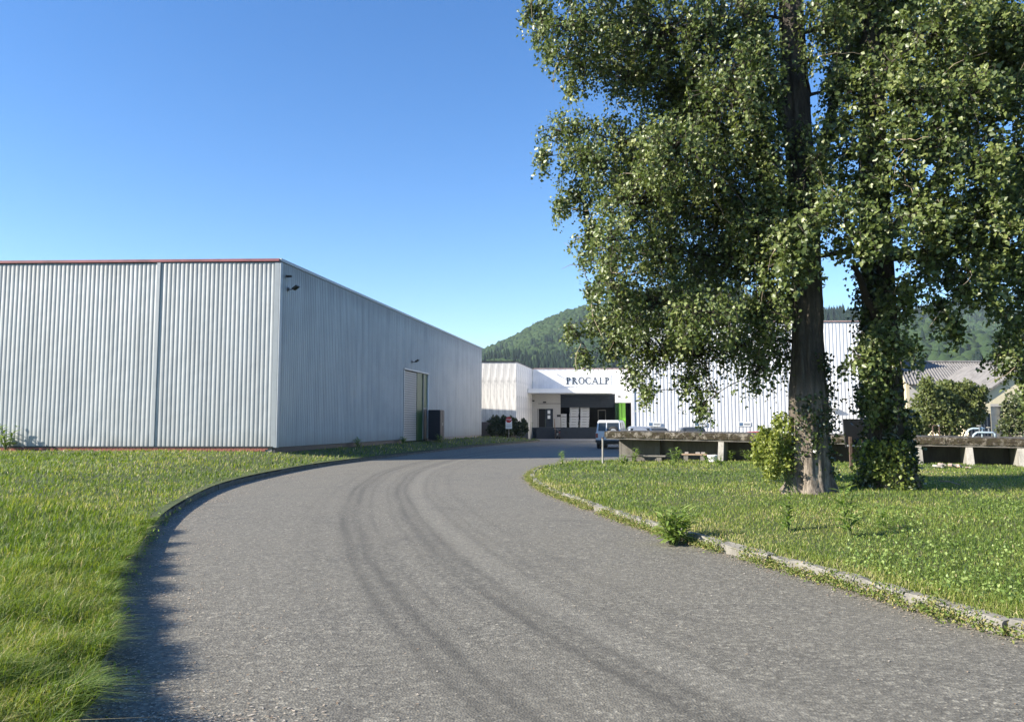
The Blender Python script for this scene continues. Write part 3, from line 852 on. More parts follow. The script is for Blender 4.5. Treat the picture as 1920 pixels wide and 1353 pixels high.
# rod sticking out of the facade; its long shadow crosses the sign
p_ = P(1045, 702, FY); MB().tube([(p_.x, FY+0.05, p_.z), (p_.x, FY-0.62, p_.z)], 0.05, 6).build('facade_rod', M['steel'], pw)
MB().box(11.3, CY-0.15, 4.5, 11.6, CY+0.0, 4.62).build('canopy_lamp', M['dark'], pw)

# sign letters, cut as serif capitals
def arc(cx, cz, rx, rz, tx, tz, a0, a1, n=16):
    """a bow that is thick at its sides (tx) and thin at top and bottom (tz): quads"""
    q = []
    for i in range(n):
        t0 = math.radians(a0+(a1-a0)*i/n); t1 = math.radians(a0+(a1-a0)*(i+1)/n)
        o0 = (cx+rx*math.cos(t0), cz+rz*math.sin(t0)); o1 = (cx+rx*math.cos(t1), cz+rz*math.sin(t1))
        i0 = (cx+(rx-tx)*math.cos(t0), cz+(rz-tz)*math.sin(t0)); i1 = (cx+(rx-tx)*math.cos(t1), cz+(rz-tz)*math.sin(t1))
        q.append([i0, o0, o1, i1])
    return q
def rc(x0, z0, x1, z1): return [(x0, z0), (x1, z0), (x1, z1), (x0, z1)]
def letter_polys(ch):
    st = [rc(0.10, 0, 0.31, 1), rc(0.0, 0, 0.42, 0.07), rc(0.0, 0.93, 0.3, 1.0)]
    if ch == 'P': return st+arc(0.3, 0.73, 0.37, 0.27, 0.18, 0.085, -90, 90)
    if ch == 'R': return st+arc(0.3, 0.74, 0.36, 0.26, 0.18, 0.085, -90, 90)+[[(0.32, 0.5), (0.54, 0.5), (1.0, 0.0), (0.74, 0.0)]]
    if ch == 'O': return arc(0.5, 0.5, 0.5, 0.52, 0.19, 0.085, 0, 360, 28)
    if ch == 'C': return arc(0.52, 0.5, 0.52, 0.52, 0.19, 0.085, 48, 312, 24)+[rc(0.82, 0.66, 0.87, 0.9), rc(0.82, 0.1, 0.87, 0.32)]
    if ch == 'A': return [[(0.04, 0), (0.14, 0), (0.54, 1.0), (0.44, 1.0)], [(0.44, 1.0), (0.56, 1.0), (0.95, 0), (0.76, 0)], rc(0.22, 0.31, 0.74, 0.40), rc(-0.04, 0, 0.24, 0.045), rc(0.66, 0, 1.04, 0.045)]
    if ch == 'L': return [rc(0.10, 0, 0.31, 1), rc(0.0, 0, 0.85, 0.085), rc(0.0, 0.95, 0.42, 1.0), [(0.80, 0.06), (0.85, 0.06), (0.9, 0.26), (0.86, 0.26)]]
sg = thing('works_sign', 'white sign board lettered PROCALP in dark serif capitals above the canopy', 'sign', (P(1100, 714, FY).x, FY-0.05, P(1100, 714, FY).z))
a_, b_ = P(1057, 705, FY), P(1144, 724, FY)
MB().box(a_.x, FY-0.09, b_.z, b_.x, FY-0.015, a_.z+0.25).build('board', M['white'], sg)
for ch, l, r in (('P', 1061.2, 1069.8), ('R', 1072, 1083.5), ('O', 1084.3, 1095.8), ('C', 1097.4, 1108.6), ('A', 1109.4, 1121.8), ('L', 1123.3, 1132.2), ('P', 1133.6, 1142)):
    x0 = P(l, 720, FY).x; x1 = P(r, 720, FY).x; z0 = P(l, 720.3, FY).z; z1 = P(l, 707, FY).z
    mb = MB()
    for k_, poly in enumerate(letter_polys(ch)):
        wdt = {'P': 0.67, 'R': 0.98, 'O': 1, 'C': 1, 'A': 1, 'L': 0.9}[ch]
        mb.prism([(x0+(x1-x0)*px/wdt, FY-0.14-0.0012*(k_ % 5), z0+(z1-z0)*pz) for px, pz in poly], (0, 0.045, 0))
    mb.build('letter_'+ch.lower(), M['ink'], sg)

# stacks of white trays in the bay
ords = ['topmost', 'second from top', 'third from top', 'fourth from top', 'fifth from top', 'sixth from top', 'seventh from top', 'lowest']
def tray_mesh(w):
    mb = MB().box(-w/2, -0.4, 0.03, w/2, 0.4, 0.275)
    mb.box(-w/2-0.02, -0.42, 0.235, w/2+0.02, 0.42, 0.285)
    for s in (-1, 1): mb.box(s*w*0.35-0.07, -0.38, 0.0, s*w*0.35+0.07, 0.38, 0.03)
    return mb.mesh('tray', M['box_white'])
for si, (l, r, n, nm) in enumerate(((1051.8, 1062, 5, 'short left stack'), (1067, 1083.5, 8, 'middle tall stack'), (1087, 1103.5, 8, 'right tall stack'))):
    xa = P(l, 790, FY+1.2).x; xb = P(r, 790, FY+1.2).x
    tm = tray_mesh(xb-xa)
    for i in range(n):
        o = bpy.data.objects.new('tray', tm); col.objects.link(o)
        zt = dzf + i*0.293 + (0.04 if i > 3 else 0)
        o.location = ((xa+xb)/2+random.uniform(-0.02, 0.02)+0.012*i*(1 if si else 0), FY+1.2, zt)
        w_ = ords[n-1-i] if i else 'lowest'
        tag(o, 'white plastic tray, %s of the %s in the loading bay' % (w_, nm), 'tray', 'white trays stacked in the loading bay')

# ------------------------------------------------------------------ white hangar
HX0, HX1, HY = 9.62, 29.6, 62.0
HT = 9.9
hg = thing('white_hangar', 'tall white corrugated metal hangar with red roof edge behind the trees', 'hangar', (19, HY, 0))
corrugated('cladding_sheet', (HX0+0.1, HY), (HX1, HY-0.2), 0.3, HT-0.1, M['clad_white'], hg, pitch=0.285, depth=0.007, rows=8, dent=0.003, frac=(0.12, 0.03, 0.82))
corrugated('cladding_sheet', (16.5, 96), (HX0, HY+0.02), 0.3, HT-0.1, M['clad_white'], hg, pitch=0.285, depth=0.03, rows=3)
corrugated('cladding_sheet', (HX1, HY-0.2), (HX1+5, 96), 0.3, HT-0.1, M['clad_white'], hg, pitch=0.285, depth=0.03, rows=3)
MB().box(HX0-0.03, HY-0.06, 0.3, HX0+0.22, HY+0.02, HT-0.1).build('corner_trim', M['clad_white'], hg)
MB().hexa([(HX0-0.05, HY-0.1, HT-0.05), (HX1+0.05, HY-0.3, HT-0.05), (HX1+0.05, HY+0.1, HT-0.09), (HX0-0.05, HY+0.1, HT-0.09)], [(HX0-0.05, HY-0.1, HT+0.03), (HX1+0.05, HY-0.3, HT+0.03), (HX1+0.05, HY+0.1, HT+0.03), (HX0-0.05, HY+0.1, HT+0.03)]).build('roof_trim', M['pale_trim'], hg)
MB().add([(HX0, HY, HT-0.12), (HX1, HY-0.1, HT-0.12), (HX1+5, 96, HT-0.12), (16.5, 96, HT-0.12)], [(0,1,2,3)]).build('roof', M['steel'], hg)
MB().box(HX0, HY-0.02, 0, HX1, HY+0.15, 0.3).build('plinth', M['conc'], hg)
hd = MB().box(P(1548, 770, HY).x, HY-0.12, 2.0, P(1562, 770, HY).x, HY-0.05, P(1550, 766, HY).z).build('side_door', M['white'], hg)
MB().box(P(1547, 770, HY).x, HY-0.5, P(1550, 766, HY).z, P(1566, 770, HY).x, HY-0.05, P(1550, 763.5, HY).z).build('door_hood', M['white'], hg)
for px in (1225, 1311, 1394, 1566):
    a_ = P(px, 795, HY); 
    s_ = thing('parking_plate', {1225: 'small white parking plate on the hangar above the silver car', 1311: 'small white parking plate on the hangar above the dark grey car', 1394: 'small white parking plate on the hangar just left of the tree trunks', 1566: 'small white parking plate on the hangar between the two trunks'}[px], 'sign', (a_.x, HY-0.12, a_.z), 0, 'parking plates along the hangar wall')
    MB().box(-0.45, -0.02, -0.17, 0.55, 0.02, 0.17).build('plate', M['white'], s_, True)
    MB().box(-0.38, -0.03, -0.12, -0.10, -0.022, 0.12).build('blue_square', M['plateblue'], s_, True)
    MB().box(0.0, -0.03, -0.05, 0.48, -0.022, 0.06).build('printed_line', M['steel'], s_, True)
# ------------------------------------------------------------------ cream houses on the right
h1 = thing('cream_house', 'cream house with long grey corrugated roof right of the hangar', 'house', (38, 60, 0))
e0 = P(1701, 718, 60); r0 = P(1686.5, 681.5, 65)
ex, ez = e0.x, e0.z; gx, gz = r0.x, r0.z
XE = 52.0
lw = MB()
lw.prism([(ex, 60.2, 0), (ex+3.4, 69.8, 0), (ex+3.4, 69.8, ez), (gx, 65, gz-0.1), (ex, 60.2, ez)], (0.25, 0, 0))
lw.build('gable_wall', M['cream'], h1)
MB().box(ex+0.26, 60.2, 0, XE, 60.45, ez-0.02).build('front_wall', M['cream2'], h1)
def corr_roof(name, A0, A1, B0, B1, mat, parent, pitch=0.18, amp=0.028, rows=7):
    """wavy sheet between the eave A0-A1 and the ridge B0-B1"""
    A0, A1, B0, B1 = [np.array(p, float) for p in (A0, A1, B0, B1)]
    L = np.linalg.norm(A1-A0); n = int(L/pitch)*6
    s = np.linspace(0, 1, n); w = amp*np.sin(s*L/pitch*2*PI)
    nr = np.cross(A1-A0, B0-A0); nr /= np.linalg.norm(nr)
    V = []
    for k in range(rows):
        t = k/(rows-1)
        a = A0+(B0-A0)*t; b = A1+(B1-A1)*t
        V.append(a[None]+(b-a)[None]*s[:,None]+nr[None]*(w[:,None]+0.012*(k % 2)))
    V = np.concatenate(V)
    ii = np.arange(rows-1)[:,None]*n+np.arange(n-1)[None]
    F = np.stack([ii, ii+1, ii+n+1, ii+n], -1).reshape(-1, 4)
    return np_mesh(name, V, F, mat, parent, smooth=True)
M['fibre'] = concrete_plain('fibre_cement_roof', (0.19, 0.18, 0.172), (0.10, 0.094, 0.088))
corr_roof('roof_slope', (ex-0.2, 59.8, ez-0.1), (XE, 59.8, ez-0.1), (gx-0.15, 65, gz+0.1), (XE, 65, gz+0.1), M['fibre'], h1, 0.25, 0.045)
corr_roof('roof_slope', (gx-0.15, 65, gz+0.1), (XE, 65, gz+0.1), (ex+3.2, 70.2, ez-0.1), (XE, 70.2, ez-0.1), M['fibre'], h1, 0.25, 0.045)
MB().tube([(gx-0.2, 65, gz+0.14), (XE, 65, gz+0.14)], 0.13, 8).build('ridge_cap', M['fibre'], h1)

h2 = thing('cream_annex', 'small cream gabled annex with a dark opening at the right edge', 'house', (34, 50, 0))
q0 = P(1841, 743, 50); q1 = P(1893, 705, 50)
apx = q1.x + 1.6; apz = q1.z + 1.0
wlr = 2*apx-q0.x
mb = MB(); o0 = P(1857, 757, 50); o1 = P(1887, 795, 50)
mb.prism([(q0.x, 50, 0), (o0.x, 50, 0), (o0.x, 50, o0.z), (o1.x, 50, o0.z+0.02), (o1.x, 50, 0), (wlr, 50, 0), (wlr, 50, q0.z), (apx, 50, apz), (q0.x, 50, q0.z)], (0, 0.25, 0))
mb.build('gable_wall', M['cream'], h2)
mb = MB(); mb.prism([(q0.x-0.25, 49.8, q0.z-0.12), (apx, 49.8, apz+0.05), (apx, 49.8, apz+0.2), (q0.x-0.25, 49.8, q0.z+0.03)], (0, 8, 0)); mb.build('roof_slope', M['fibre'], h2)
mb = MB(); mb.prism([(wlr+0.25, 49.8, q0.z-0.12), (apx, 49.8, apz+0.05), (apx, 49.8, apz+0.2), (wlr+0.25, 49.8, q0.z+0.03)], (0, 8, 0)); mb.build('roof_slope', M['fibre'], h2)
MB().box(o0.x+0.05, 50.5, 0, o1.x+0.4, 50.6, o0.z-0.15).build('sheet_door', M['steel'], h2)
for i in range(4): MB().box(o0.x+0.1, 50.44, 0.6+i*0.55, o1.x+0.3, 50.495, 1.0+i*0.55).build('door_board', M['steel'], h2)
MB().box(q0.x+0.05, 50.26, 0, q0.x+0.3, 57.5, q0.z).build('side_wall', M['cream'], h2)
a_, b_ = P(1818, 776, 49), P(1856, 776, 49)
fn = thing('dark_fence', 'dark corrugated fence panel between the hedge and the cream annex', 'fence', ((a_.x+b_.x)/2, 49, 0))
corrugated('fence_sheet', (a_.x, 49), (b_.x, 49), 0, a_.z, M['navywall'], fn, pitch=0.2, depth=0.04, rows=3)
for x_ in (a_.x, b_.x): MB().box(x_-0.05, 49.02, 0, x_+0.05, 49.12, a_.z+0.05).build('post', M['dark'], fn)

# ------------------------------------------------------------------ concrete loading platform
A = P(1133, 808, 29.6); B = P(1920, 822, 24.4)
ud = Vector((B.x-A.x, B.y-A.y, 0)); UL = ud.length; ud.normalize(); nd = Vector((-ud.y, ud.x, 0))
zs = (B.z-A.z)/UL
def PF(s, n, dz): 
    """s along the front edge, n back from it, dz below or above the deck top"""
    return Vector((A.x, A.y, A.z+zs*s+dz))+ud*s+nd*n
def PG(s, n, z): 
    v = PF(s, n, 0); v.z = z; return v
PLEN = UL+7
pf = thing('loading_platform', 'long low concrete platform with mossy edge beam on buttresses', 'platform', PG(6, 0, 0.1))
seg_n = 9; sl_ = PLEN/seg_n
for i in range(seg_n):                                   # deck cast bay by bay, the edge worn
    s0, s1 = i*sl_+0.008, (i+1)*sl_-0.008
    mb = MB(); nn = 14
    rings = []
    for k in range(nn+1):
        s = s0+(s1-s0)*k/nn
        j1, j2 = random.uniform(-0.018, 0.018), random.uniform(-0.02, 0.02)
        rings.append([PF(s, 0.0+j1, -0.235), PF(s, -0.01+j2*0.5, -0.10), PF(s, 0.015+j1, -0.012+j2*0.6), PF(s, 0.09, 0.005+j1*0.7), PF(s, 5.0, 0.0), PF(s, 5.0, -0.22), PF(s, 0.14, -0.235)])
    m_ = len(rings[0])
    for r_ in rings: mb.v += [tuple(p) for p in r_]
    for k in range(nn):
        for j in range(m_): mb.f.append((k*m_+j, k*m_+(j+1) % m_, (k+1)*m_+(j+1) % m_, (k+1)*m_+j))
    mb.f.append(tuple(range(m_))); mb.f.append(tuple(nn*m_+j for j in range(m_))[::-1])
    mb.build('deck_slab', M['moss'], pf)
MB().hexa([PF(0.05, 0.04, -0.30), PF(PLEN, 0.04, -0.30), PF(PLEN, 0.22, -0.30), PF(0.05, 0.22, -0.30)], [PF(0.05, 0.04, -0.238), PF(PLEN, 0.04, -0.238), PF(PLEN, 0.22, -0.238), PF(0.05, 0.22, -0.238)]).build('edge_beam', M['conc'], pf)
bw = MB().hexa([PG(0.35, 1.25, 0), PG(PLEN, 1.25, 0), PG(PLEN, 1.5, 0), PG(0.35, 1.5, 0)], [PF(0.35, 1.25, -0.24), PF(PLEN, 1.25, -0.24), PF(PLEN, 1.5, -0.24), PF(0.35, 1.5, -0.24)]).build('back_wall', M['conc'], pf)
MB().hexa([PG(0.25, 1.25, 0), PG(0.34, 1.25, 0), PG(0.34, 5, 0), PG(0.25, 5, 0)], [PF(0.25, 1.25, -0.24), PF(0.34, 1.25, -0.24), PF(0.34, 5, -0.24), PF(0.25, 5, -0.24)]).build('end_wall', M['conc'], pf)
def s_of(px):
    # where the line of sight of a measured column meets the front edge
    k = (px-960)/FPX/1.006
    return (k*A.y-A.x)/(ud.x-k*ud.y)
for px in (1222, 1352, 1447, 1540, 1632, 1723, 1818, 1915):
    s = s_of(px); w = 0.10
    lo = [PG(s-w, -0.34, 0.1), PG(s+w, -0.34, 0.1), PG(s+w, 1.25, 0.1), PG(s-w, 1.25, 0.1)]
    hi = [PF(s-w, 0.06, -0.302), PF(s+w, 0.06, -0.302), PF(s+w, 1.25, -0.302), PF(s-w, 1.25, -0.302)]
    if px == 1222:
        lo[0], lo[1] = PG(s-w, 1.0, 0.1), PG(s+w, 1.0, 0.1); hi[0], hi[1] = PF(s-w, 1.0, -0.302), PF(s+w, 1.0, -0.302)
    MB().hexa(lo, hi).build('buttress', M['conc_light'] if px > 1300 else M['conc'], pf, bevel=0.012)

# low concrete slabs, boards, bricks, pot in front of the platform
def lbl(name, label, cat, loc): return thing(name, label, cat, loc)
c_ = PG(s_of(1213), -0.1, 0)
bn = lbl('concrete_bench', 'low grey concrete bench slab under the left end of the platform', 'bench', (c_.x, c_.y, 0.22))
Mr = Matrix.Translation((c_.x, c_.y, 0)) @ Matrix.Rotation(math.atan2(ud.y, ud.x), 4, 'Z')
MB().box(-0.85, -0.2, 0.40, 0.75, 0.2, 0.45, Mr).build('slab', M['conc'], bn, bevel=0.01)
for s in (-0.6, 0.5): MB().box(s-0.09, -0.16, 0.1, s+0.09, 0.16, 0.40, Mr).build('leg', M['conc'], bn)
c_ = PG(s_of(1303), -0.1, 0)
b2 = lbl('plank_bench', 'weathered plank on two blocks in the shade of the platform', 'bench', (c_.x, c_.y, 0.22))
Mr = Matrix.Translation((c_.x, c_.y, 0)) @ Matrix.Rotation(math.atan2(ud.y, ud.x), 4, 'Z')
MB().box(-0.45, -0.14, 0.48, 0.45, 0.14, 0.53, Mr).build('plank', M['wood'], b2, bevel=0.006)
for s in (-0.3, 0.3): MB().box(s-0.08, -0.1, 0.1, s+0.08, 0.1, 0.48, Mr).build('block', M['conc'], b2)
for k, (s, w, nm) in enumerate(((-0.28, 0.13, 'leftmost'), (0.12, 0.16, 'middle'), (0.31, 0.14, 'rightmost'))):
    o = MB().box(s-w/2, -0.05, 0.532, s+w/2, 0.06, 0.59, Mr).build('loose_brick', M['mortar'], bevel=0.005)
    tag(o, 'pale loose brick, %s of three on the plank bench' % nm, 'brick', 'bricks on the plank bench')
def lathe(mb, prof, cx, cy, n=18):
    b = len(mb.v)
    for r, z in prof:
        for k in range(n):
            mb.v.append((cx+r*math.cos(2*PI*k/n), cy+r*math.sin(2*PI*k/n), z))
    for i in range(len(prof)-1):
        for k in range(n): mb.f.append((b+i*n+k, b+i*n+(k+1) % n, b+(i+1)*n+(k+1) % n, b+(i+1)*n+k))
    return mb
c_ = PG(s_of(1341), -0.75, 0)
pt = lbl('plant_pot', 'white plastic plant pot in the grass beside the first buttress', 'pot', (c_.x, c_.y, 0.2))
lathe(MB(), [(0.0, 0.15), (0.105, 0.15), (0.165, 0.46), (0.18, 0.46), (0.18, 0.52), (0.155, 0.52), (0.15, 0.44), (0.0, 0.44)], c_.x, c_.y).build('shell', M['white'], pt, smooth=False)
lathe(MB(), [(0.0, 0.452), (0.149, 0.45)], c_.x, c_.y).build('earth', M['soil'], pt)

# thin pale post left of the platform
q = P(1130, 863, 28.2)
o = thing('marker_post', 'thin pale post standing at the left end of the platform', 'post', (q.x, q.y, 0.2))
MB().tube([(q.x, q.y, 0.1), (q.x+0.01, q.y, 1.0), (q.x, q.y, P(1130, 822, 28.2).z)], 0.035, 8).build('shaft', M['conc_light'], o)
MB().tube([(q.x, q.y, P(1130, 822, 28.2).z), (q.x, q.y, P(1130, 819.5, 28.2).z)], 0.042, 8).build('cap', M['rust'], o)

# board on a post seen from behind, between the trunks
Yb = 22.0
bl_, br_ = P(1581, 785, Yb), P(1626, 838, Yb)
bd = thing('notice_board', 'dark backed notice board on a thin post between the two trunks', 'sign', (P(1594, 880, Yb).x, Yb, 0.2))
mb = MB(); mb.prism([(bl_.x, Yb, bl_.z), (br_.x, Yb+0.1, bl_.z), (br_.x, Yb+0.1, br_.z), (bl_.x+0.05, Yb, br_.z)], (0, 0.05, 0)); mb.build('panel', M['black_int'], bd)
MB().box(bl_.x+0.08, Yb-0.04, br_.z+0.02, br_.x-0.05, Yb-0.005, br_.z+0.07).build('rail', M['steel'], bd)
for px in (1594, 1618):
    x_ = P(px, 850, Yb).x; MB().box(x_-0.035, Yb-0.07, 0.1, x_+0.035, Yb-0.006 if px < 1600 else Yb-0.01, br_.z+0.3).build('post', M['rust'], bd)

# bent pipe on the deck, pale blue pipework behind it
q = PF(s_of(1757), 0.9, 0); r_ = 0.022
hp = P(1757, 797.5, q.y).z
o = thing('pipe_hoop', 'thin upright rusty pipe hoop on the platform deck', 'pipe', q)
MB().tube([q, (q.x, q.y, hp-0.02), (q.x+0.02, q.y, hp), (q.x+0.20, q.y, hp), (q.x+0.22, q.y, hp-0.02), (q.x+0.22, q.y, q.z-0.02)], r_, 8).build('hoop', M['rust'], o)
lathe(MB(), [(0, hp-0.03), (0.035, hp-0.03), (0.035, hp+0.03), (0, hp+0.03)], q.x+0.2, q.y, 8).build('valve', M['steel'], o)
o2 = thing('pipework', 'pale blue bent pipes with valve wheels standing on the platform deck', 'pipe', PF(s_of(1853), 1.6, 0))
c0 = PF(s_of(1853), 1.6, -0.01)
def pp(dx, dy, dz): return (c0.x+dx, c0.y+dy, c0.z+dz)
MB().tube([pp(-0.46, 0, 0), pp(-0.42, 0, 0.14), pp(-0.33, 0, 0.26), pp(-0.2, 0, 0.30), pp(0.1, 0, 0.30), pp(0.2, 0, 0.30)], 0.035, 10).build('pipe', M['paleblue'], o2, smooth=True)
MB().tube([pp(-0.32, -0.2, 0), pp(-0.28, -0.2, 0.10), pp(-0.18, -0.2, 0.17), pp(0.35, -0.2, 0.17), pp(0.42, -0.2, 0.12), pp(0.44, -0.2, 0)], 0.035, 10).build('pipe', M['paleblue'], o2, smooth=True)
MB().tube([pp(0.12, 0, 0), pp(0.12, 0, 0.36)], 0.03, 8).build('pipe', M['paleblue'], o2, smooth=True)
for dx, dz in ((0.0, 0.40), (0.32, 0.34)):
    MB().tube([pp(dx, -0.05, 0.15), pp(dx, -0.05, dz)], 0.014, 6).build('valve_stem', M['steel'], o2)
    w_ = MB(); ring = [pp(dx+0.07*math.cos(t*PI/6), -0.05+0.07*math.sin(t*PI/6), dz) for t in range(13)]; w_.tube(ring, 0.013, 6); w_.tube([pp(dx-0.07, -0.05, dz), pp(dx+0.07, -0.05, dz)], 0.01, 6)
    w_.build('valve_wheel', M['conc_light'], o2)

# ------------------------------------------------------------------ stop sign
q = G(954, 822.0, 0.35); Ys = 72.5; q = P(954, 822, Ys)
ss = thing('stop_sign', 'red stop sign on a white panel in front of the dark bush', 'sign', (q.x, Ys, q.z))
zt = P(954, 781, Ys).z; zm = P(954, 792, Ys).z; zb = P(954, 803.5, Ys).z
MB().tube([(q.x, Ys+0.04, q.z-0.2), (q.x, Ys+0.04, zm)], 0.035, 8).build('post', M['conc_light'], ss)
MB().box(q.x-0.30, Ys-0.012, zb, q.x+0.30, Ys+0.012, P(954, 788, Ys).z).build('panel', M['white'], ss)
cz = (zt+zm)/2; rr = (zt-zm)/2*1.08
def octo(r, y, d): return MB().prism([(q.x+r*math.cos(PI/8+k*PI/4), y, cz+r*math.sin(PI/8+k*PI/4)) for k in range(8)], (0, d, 0))
dsc = octo(rr, Ys-0.035, 0.018).build('octagon', M['signred'], ss)
def text_mesh(body, size, name, mat, parent, loc):
    cu = bpy.data.curves.new(name, 'FONT'); cu.body = body; cu.size = size; cu.align_x = 'CENTER'; cu.align_y = 'CENTER'; cu.extrude = 0.004
    to = bpy.data.objects.new(name+'_curve', cu); col.objects.link(to)
    dg = bpy.context.evaluated_depsgraph_get(); me = bpy.data.meshes.new_from_object(to.evaluated_get(dg))
    bpy.data.objects.remove(to)
    me.materials.clear(); me.materials.append(mat)
    o = bpy.data.objects.new(name, me); col.objects.link(o); o.parent = parent
    o.rotation_euler = (PI/2, 0, 0); o.location = Vector(loc)-wloc(parent)
    return o
text_mesh('STOP', rr*0.78, 'lettering', M['white'], dsc, (q.x, Ys-0.042, cz))
for k in range(3):
    zz = P(954, 795.5+k*2.6, Ys).z
    MB().box(q.x-0.24, Ys-0.02, zz-0.03, q.x+0.24, Ys-0.0125, zz+0.02).build('printed_line', M['steel'], ss)

# ------------------------------------------------------------------ vehicles
def wheel(parent, x, y, r, w=0.2, name='wheel', axis='X'):
    def ring(prof):
        mb = MB(); n = 20; b = 0
        for a, rad in prof:
            for k in range(n):
                t = 2*PI*k/n; c, s_ = rad*math.cos(t), rad*math.sin(t)
                mb.v.append((x+a, y+c, r+s_) if axis == 'X' else (x+c, y+a, r+s_))
        for i in range(len(prof)-1):
            for k in range(n): mb.f.append((i*n+k, i*n+(k+1) % n, (i+1)*n+(k+1) % n, (i+1)*n+k))
        return mb
    t = ring([(-w/2, r*0.6), (-w/2, r*0.94), (-w/2+0.03, r), (w/2-0.03, r), (w/2, r*0.94), (w/2, r*0.6)]).build('tyre', M['rubber'], parent, True, smooth=True)
    t.name = name
    ring([(-w/2+0.02, 0.001), (-w/2+0.035, r*0.3), (-w/2+0.01, r*0.58), (-w/2+0.02, r*0.62), (w/2-0.02, r*0.62), (w/2-0.01, r*0.58), (w/2-0.035, r*0.3), (w/2-0.02, 0.001)]).build('rim', M['steel'], t, True, smooth=True)
    return t
def loft(sections, name, mat, parent, smooth=True, sub=1):
    """sections: list of (y, [(x,z)...]) of equal count, half outlines mirrored by the caller"""
    mb = MB(); m_ = len(sections[0][1])
    for y_, pts in sections: mb.v += [(p[0], y_, p[1]) for p in pts]
    for i in range(len(sections)-1):
        for j in range(m_): mb.f.append((i*m_+j, i*m_+(j+1) % m_, (i+1)*m_+(j+1) % m_, (i+1)*m_+j))
    mb.f.append(tuple(range(m_))); mb.f.append(tuple((len(sections)-1)*m_+j for j in range(m_))[::-1])
    o = mb.build(name, mat, parent, True, smooth=smooth)
    if sub:
        md = o.modifiers.new('round', 'SUBSURF'); md.levels = sub; md.render_levels = sub
    return o
def hatchback(label, loc, rz, mat, H=1.48, W=1.72, L=4.1, group='cars parked in the yard'):
    """local y is the length, rear at -L/2 towards -y"""
    t = thing('parked_car', label, 'car', loc, rz, group)
    w = W/2
    def low(y, wf, zb, zt): 
        a = w*wf
        return (y, [(-a*0.92, zb), (-a, zb+0.12), (-a, (zb+zt)/2), (-a*0.97, zt-0.06), (-a*0.9, zt), (a*0.9, zt), (a*0.97, zt-0.06), (a, (zb+zt)/2), (a, zb+0.12), (a*0.92, zb)])
    zb = 0.22; bz = H*0.62
    loft([low(-L/2, 0.86, 0.34, bz-0.06), low(-L/2+0.06, 0.95, 0.26, bz), low(-L/2+0.6, 1.0, zb, bz+0.02), low(0, 1.0, zb, bz), low(L/2-1.1, 1.0, zb, bz-0.02), low(L/2-0.35, 0.96, zb+0.02, bz-0.18), low(L/2-0.05, 0.86, 0.3, bz-0.32)], 'body', mat, t)
    def cab(y, wt, zt, wb=0.92):
        return (y, [(-w*wb, bz-0.06), (-w*wt-0.02, zt-0.10), (-w*wt*0.93, zt-0.03), (-w*wt*0.6, zt), (w*wt*0.6, zt), (w*wt*0.93, zt-0.03), (w*wt+0.02, zt-0.10), (w*wb, bz-0.06)])
    loft([cab(-L/2+0.12, 0.80, bz+0.06, 0.88), cab(-L/2+0.28, 0.78, H-0.09), cab(-L/2+0.42, 0.76, H-0.02), cab(-0.2, 0.77, H), cab(0.35, 0.76, H-0.05), cab(1.0, 0.80, bz+0.05, 0.90)], 'roof', mat, t)
    g = MB()
    g.prism([(-w*0.70, -L/2+0.11, bz+0.06), (w*0.70, -L/2+0.11, bz+0.06), (w*0.64, -L/2+0.285, H-0.14), (-w*0.64, -L/2+0.285, H-0.14)], (0, 0.05, 0.0))
    g.build('rear_window', M['glass'], t, True)
    for s in (-1, 1):
        g = MB(); g.prism([(s*w*0.935, -L/2+0.55, bz+0.03), (s*w*0.935, 0.75, bz+0.03), (s*w*0.80, 0.25, H-0.15), (s*w*0.80, -L/2+0.62, H-0.15)], (-s*0.04, 0, 0)); g.build('side_window', M['glass'], t, True)
        MB().box(min(s*w*0.72, s*w*0.93), -L/2-0.015, bz-0.22, max(s*w*0.72, s*w*0.93), -L/2+0.1, bz-0.02).build('tail_lamp', M['lamp_red'], t, True, bevel=0.02)
        MB().box(min(s*w*0.6, s*w*0.88), L/2-0.16, bz-0.36, max(s*w*0.6, s*w*0.88), L/2-0.02, bz-0.24).build('headlight', M['white'], t, True, bevel=0.02)
        wheel(t, s*(w-0.1), -L/2+0.72, 0.30); wheel(t, s*(w-0.1), L/2-0.8, 0.30)
        MB().box(min(s*w*1.0, s*w*1.16), 0.72, bz+0.02, max(s*w*1.0, s*w*1.16), 0.84, bz+0.14).build('mirror', mat, t, True, bevel=0.03)
    g = MB(); g.prism([(-w*0.72, 1.02, bz+0.05), (w*0.72, 1.02, bz+0.05), (w*0.62, 0.37, H-0.08), (-w*0.62, 0.37, H-0.08)], (0, -0.03, -0.02)); g.build('windscreen', M['glass'], t, True)
    MB().tube([(0, -L/2+0.6, H-0.01), (0, -L/2+0.5, H+0.12)], 0.008, 5).build('aerial', M['dark'], t, True)
    MB().box(-w*0.85, -L/2-0.05, 0.32, w*0.85, -L/2+0.1, 0.5).build('bumper', M['dark'], t, True, bevel=0.03)
    return t
q = P(1207, 800, 46); hatchback('silver hatchback parked right of the white off-road car', (q.x, q.y+2, 0), math.radians(-6), M['car_silver'], 1.50, 1.72)
q = P(1241, 803, 53); hatchback('dark car half hidden behind the silver hatchback', (q.x, q.y+2, 0), math.radians(-8), M['car_dark'], 1.40, 1.70)
q = P(1309, 800, 45); hatchback('dark grey hatchback parked alone before the hangar', (q.x, q.y+2, 0), math.radians(-7), M['car_dark'], 1.47, 1.74)
q = P(1424, 812, 50); hatchback('dull red car showing only its roof over the platform', (q.x, q.y+2, 0), math.radians(70), M['car_red'], 1.15, 1.66, 3.9)

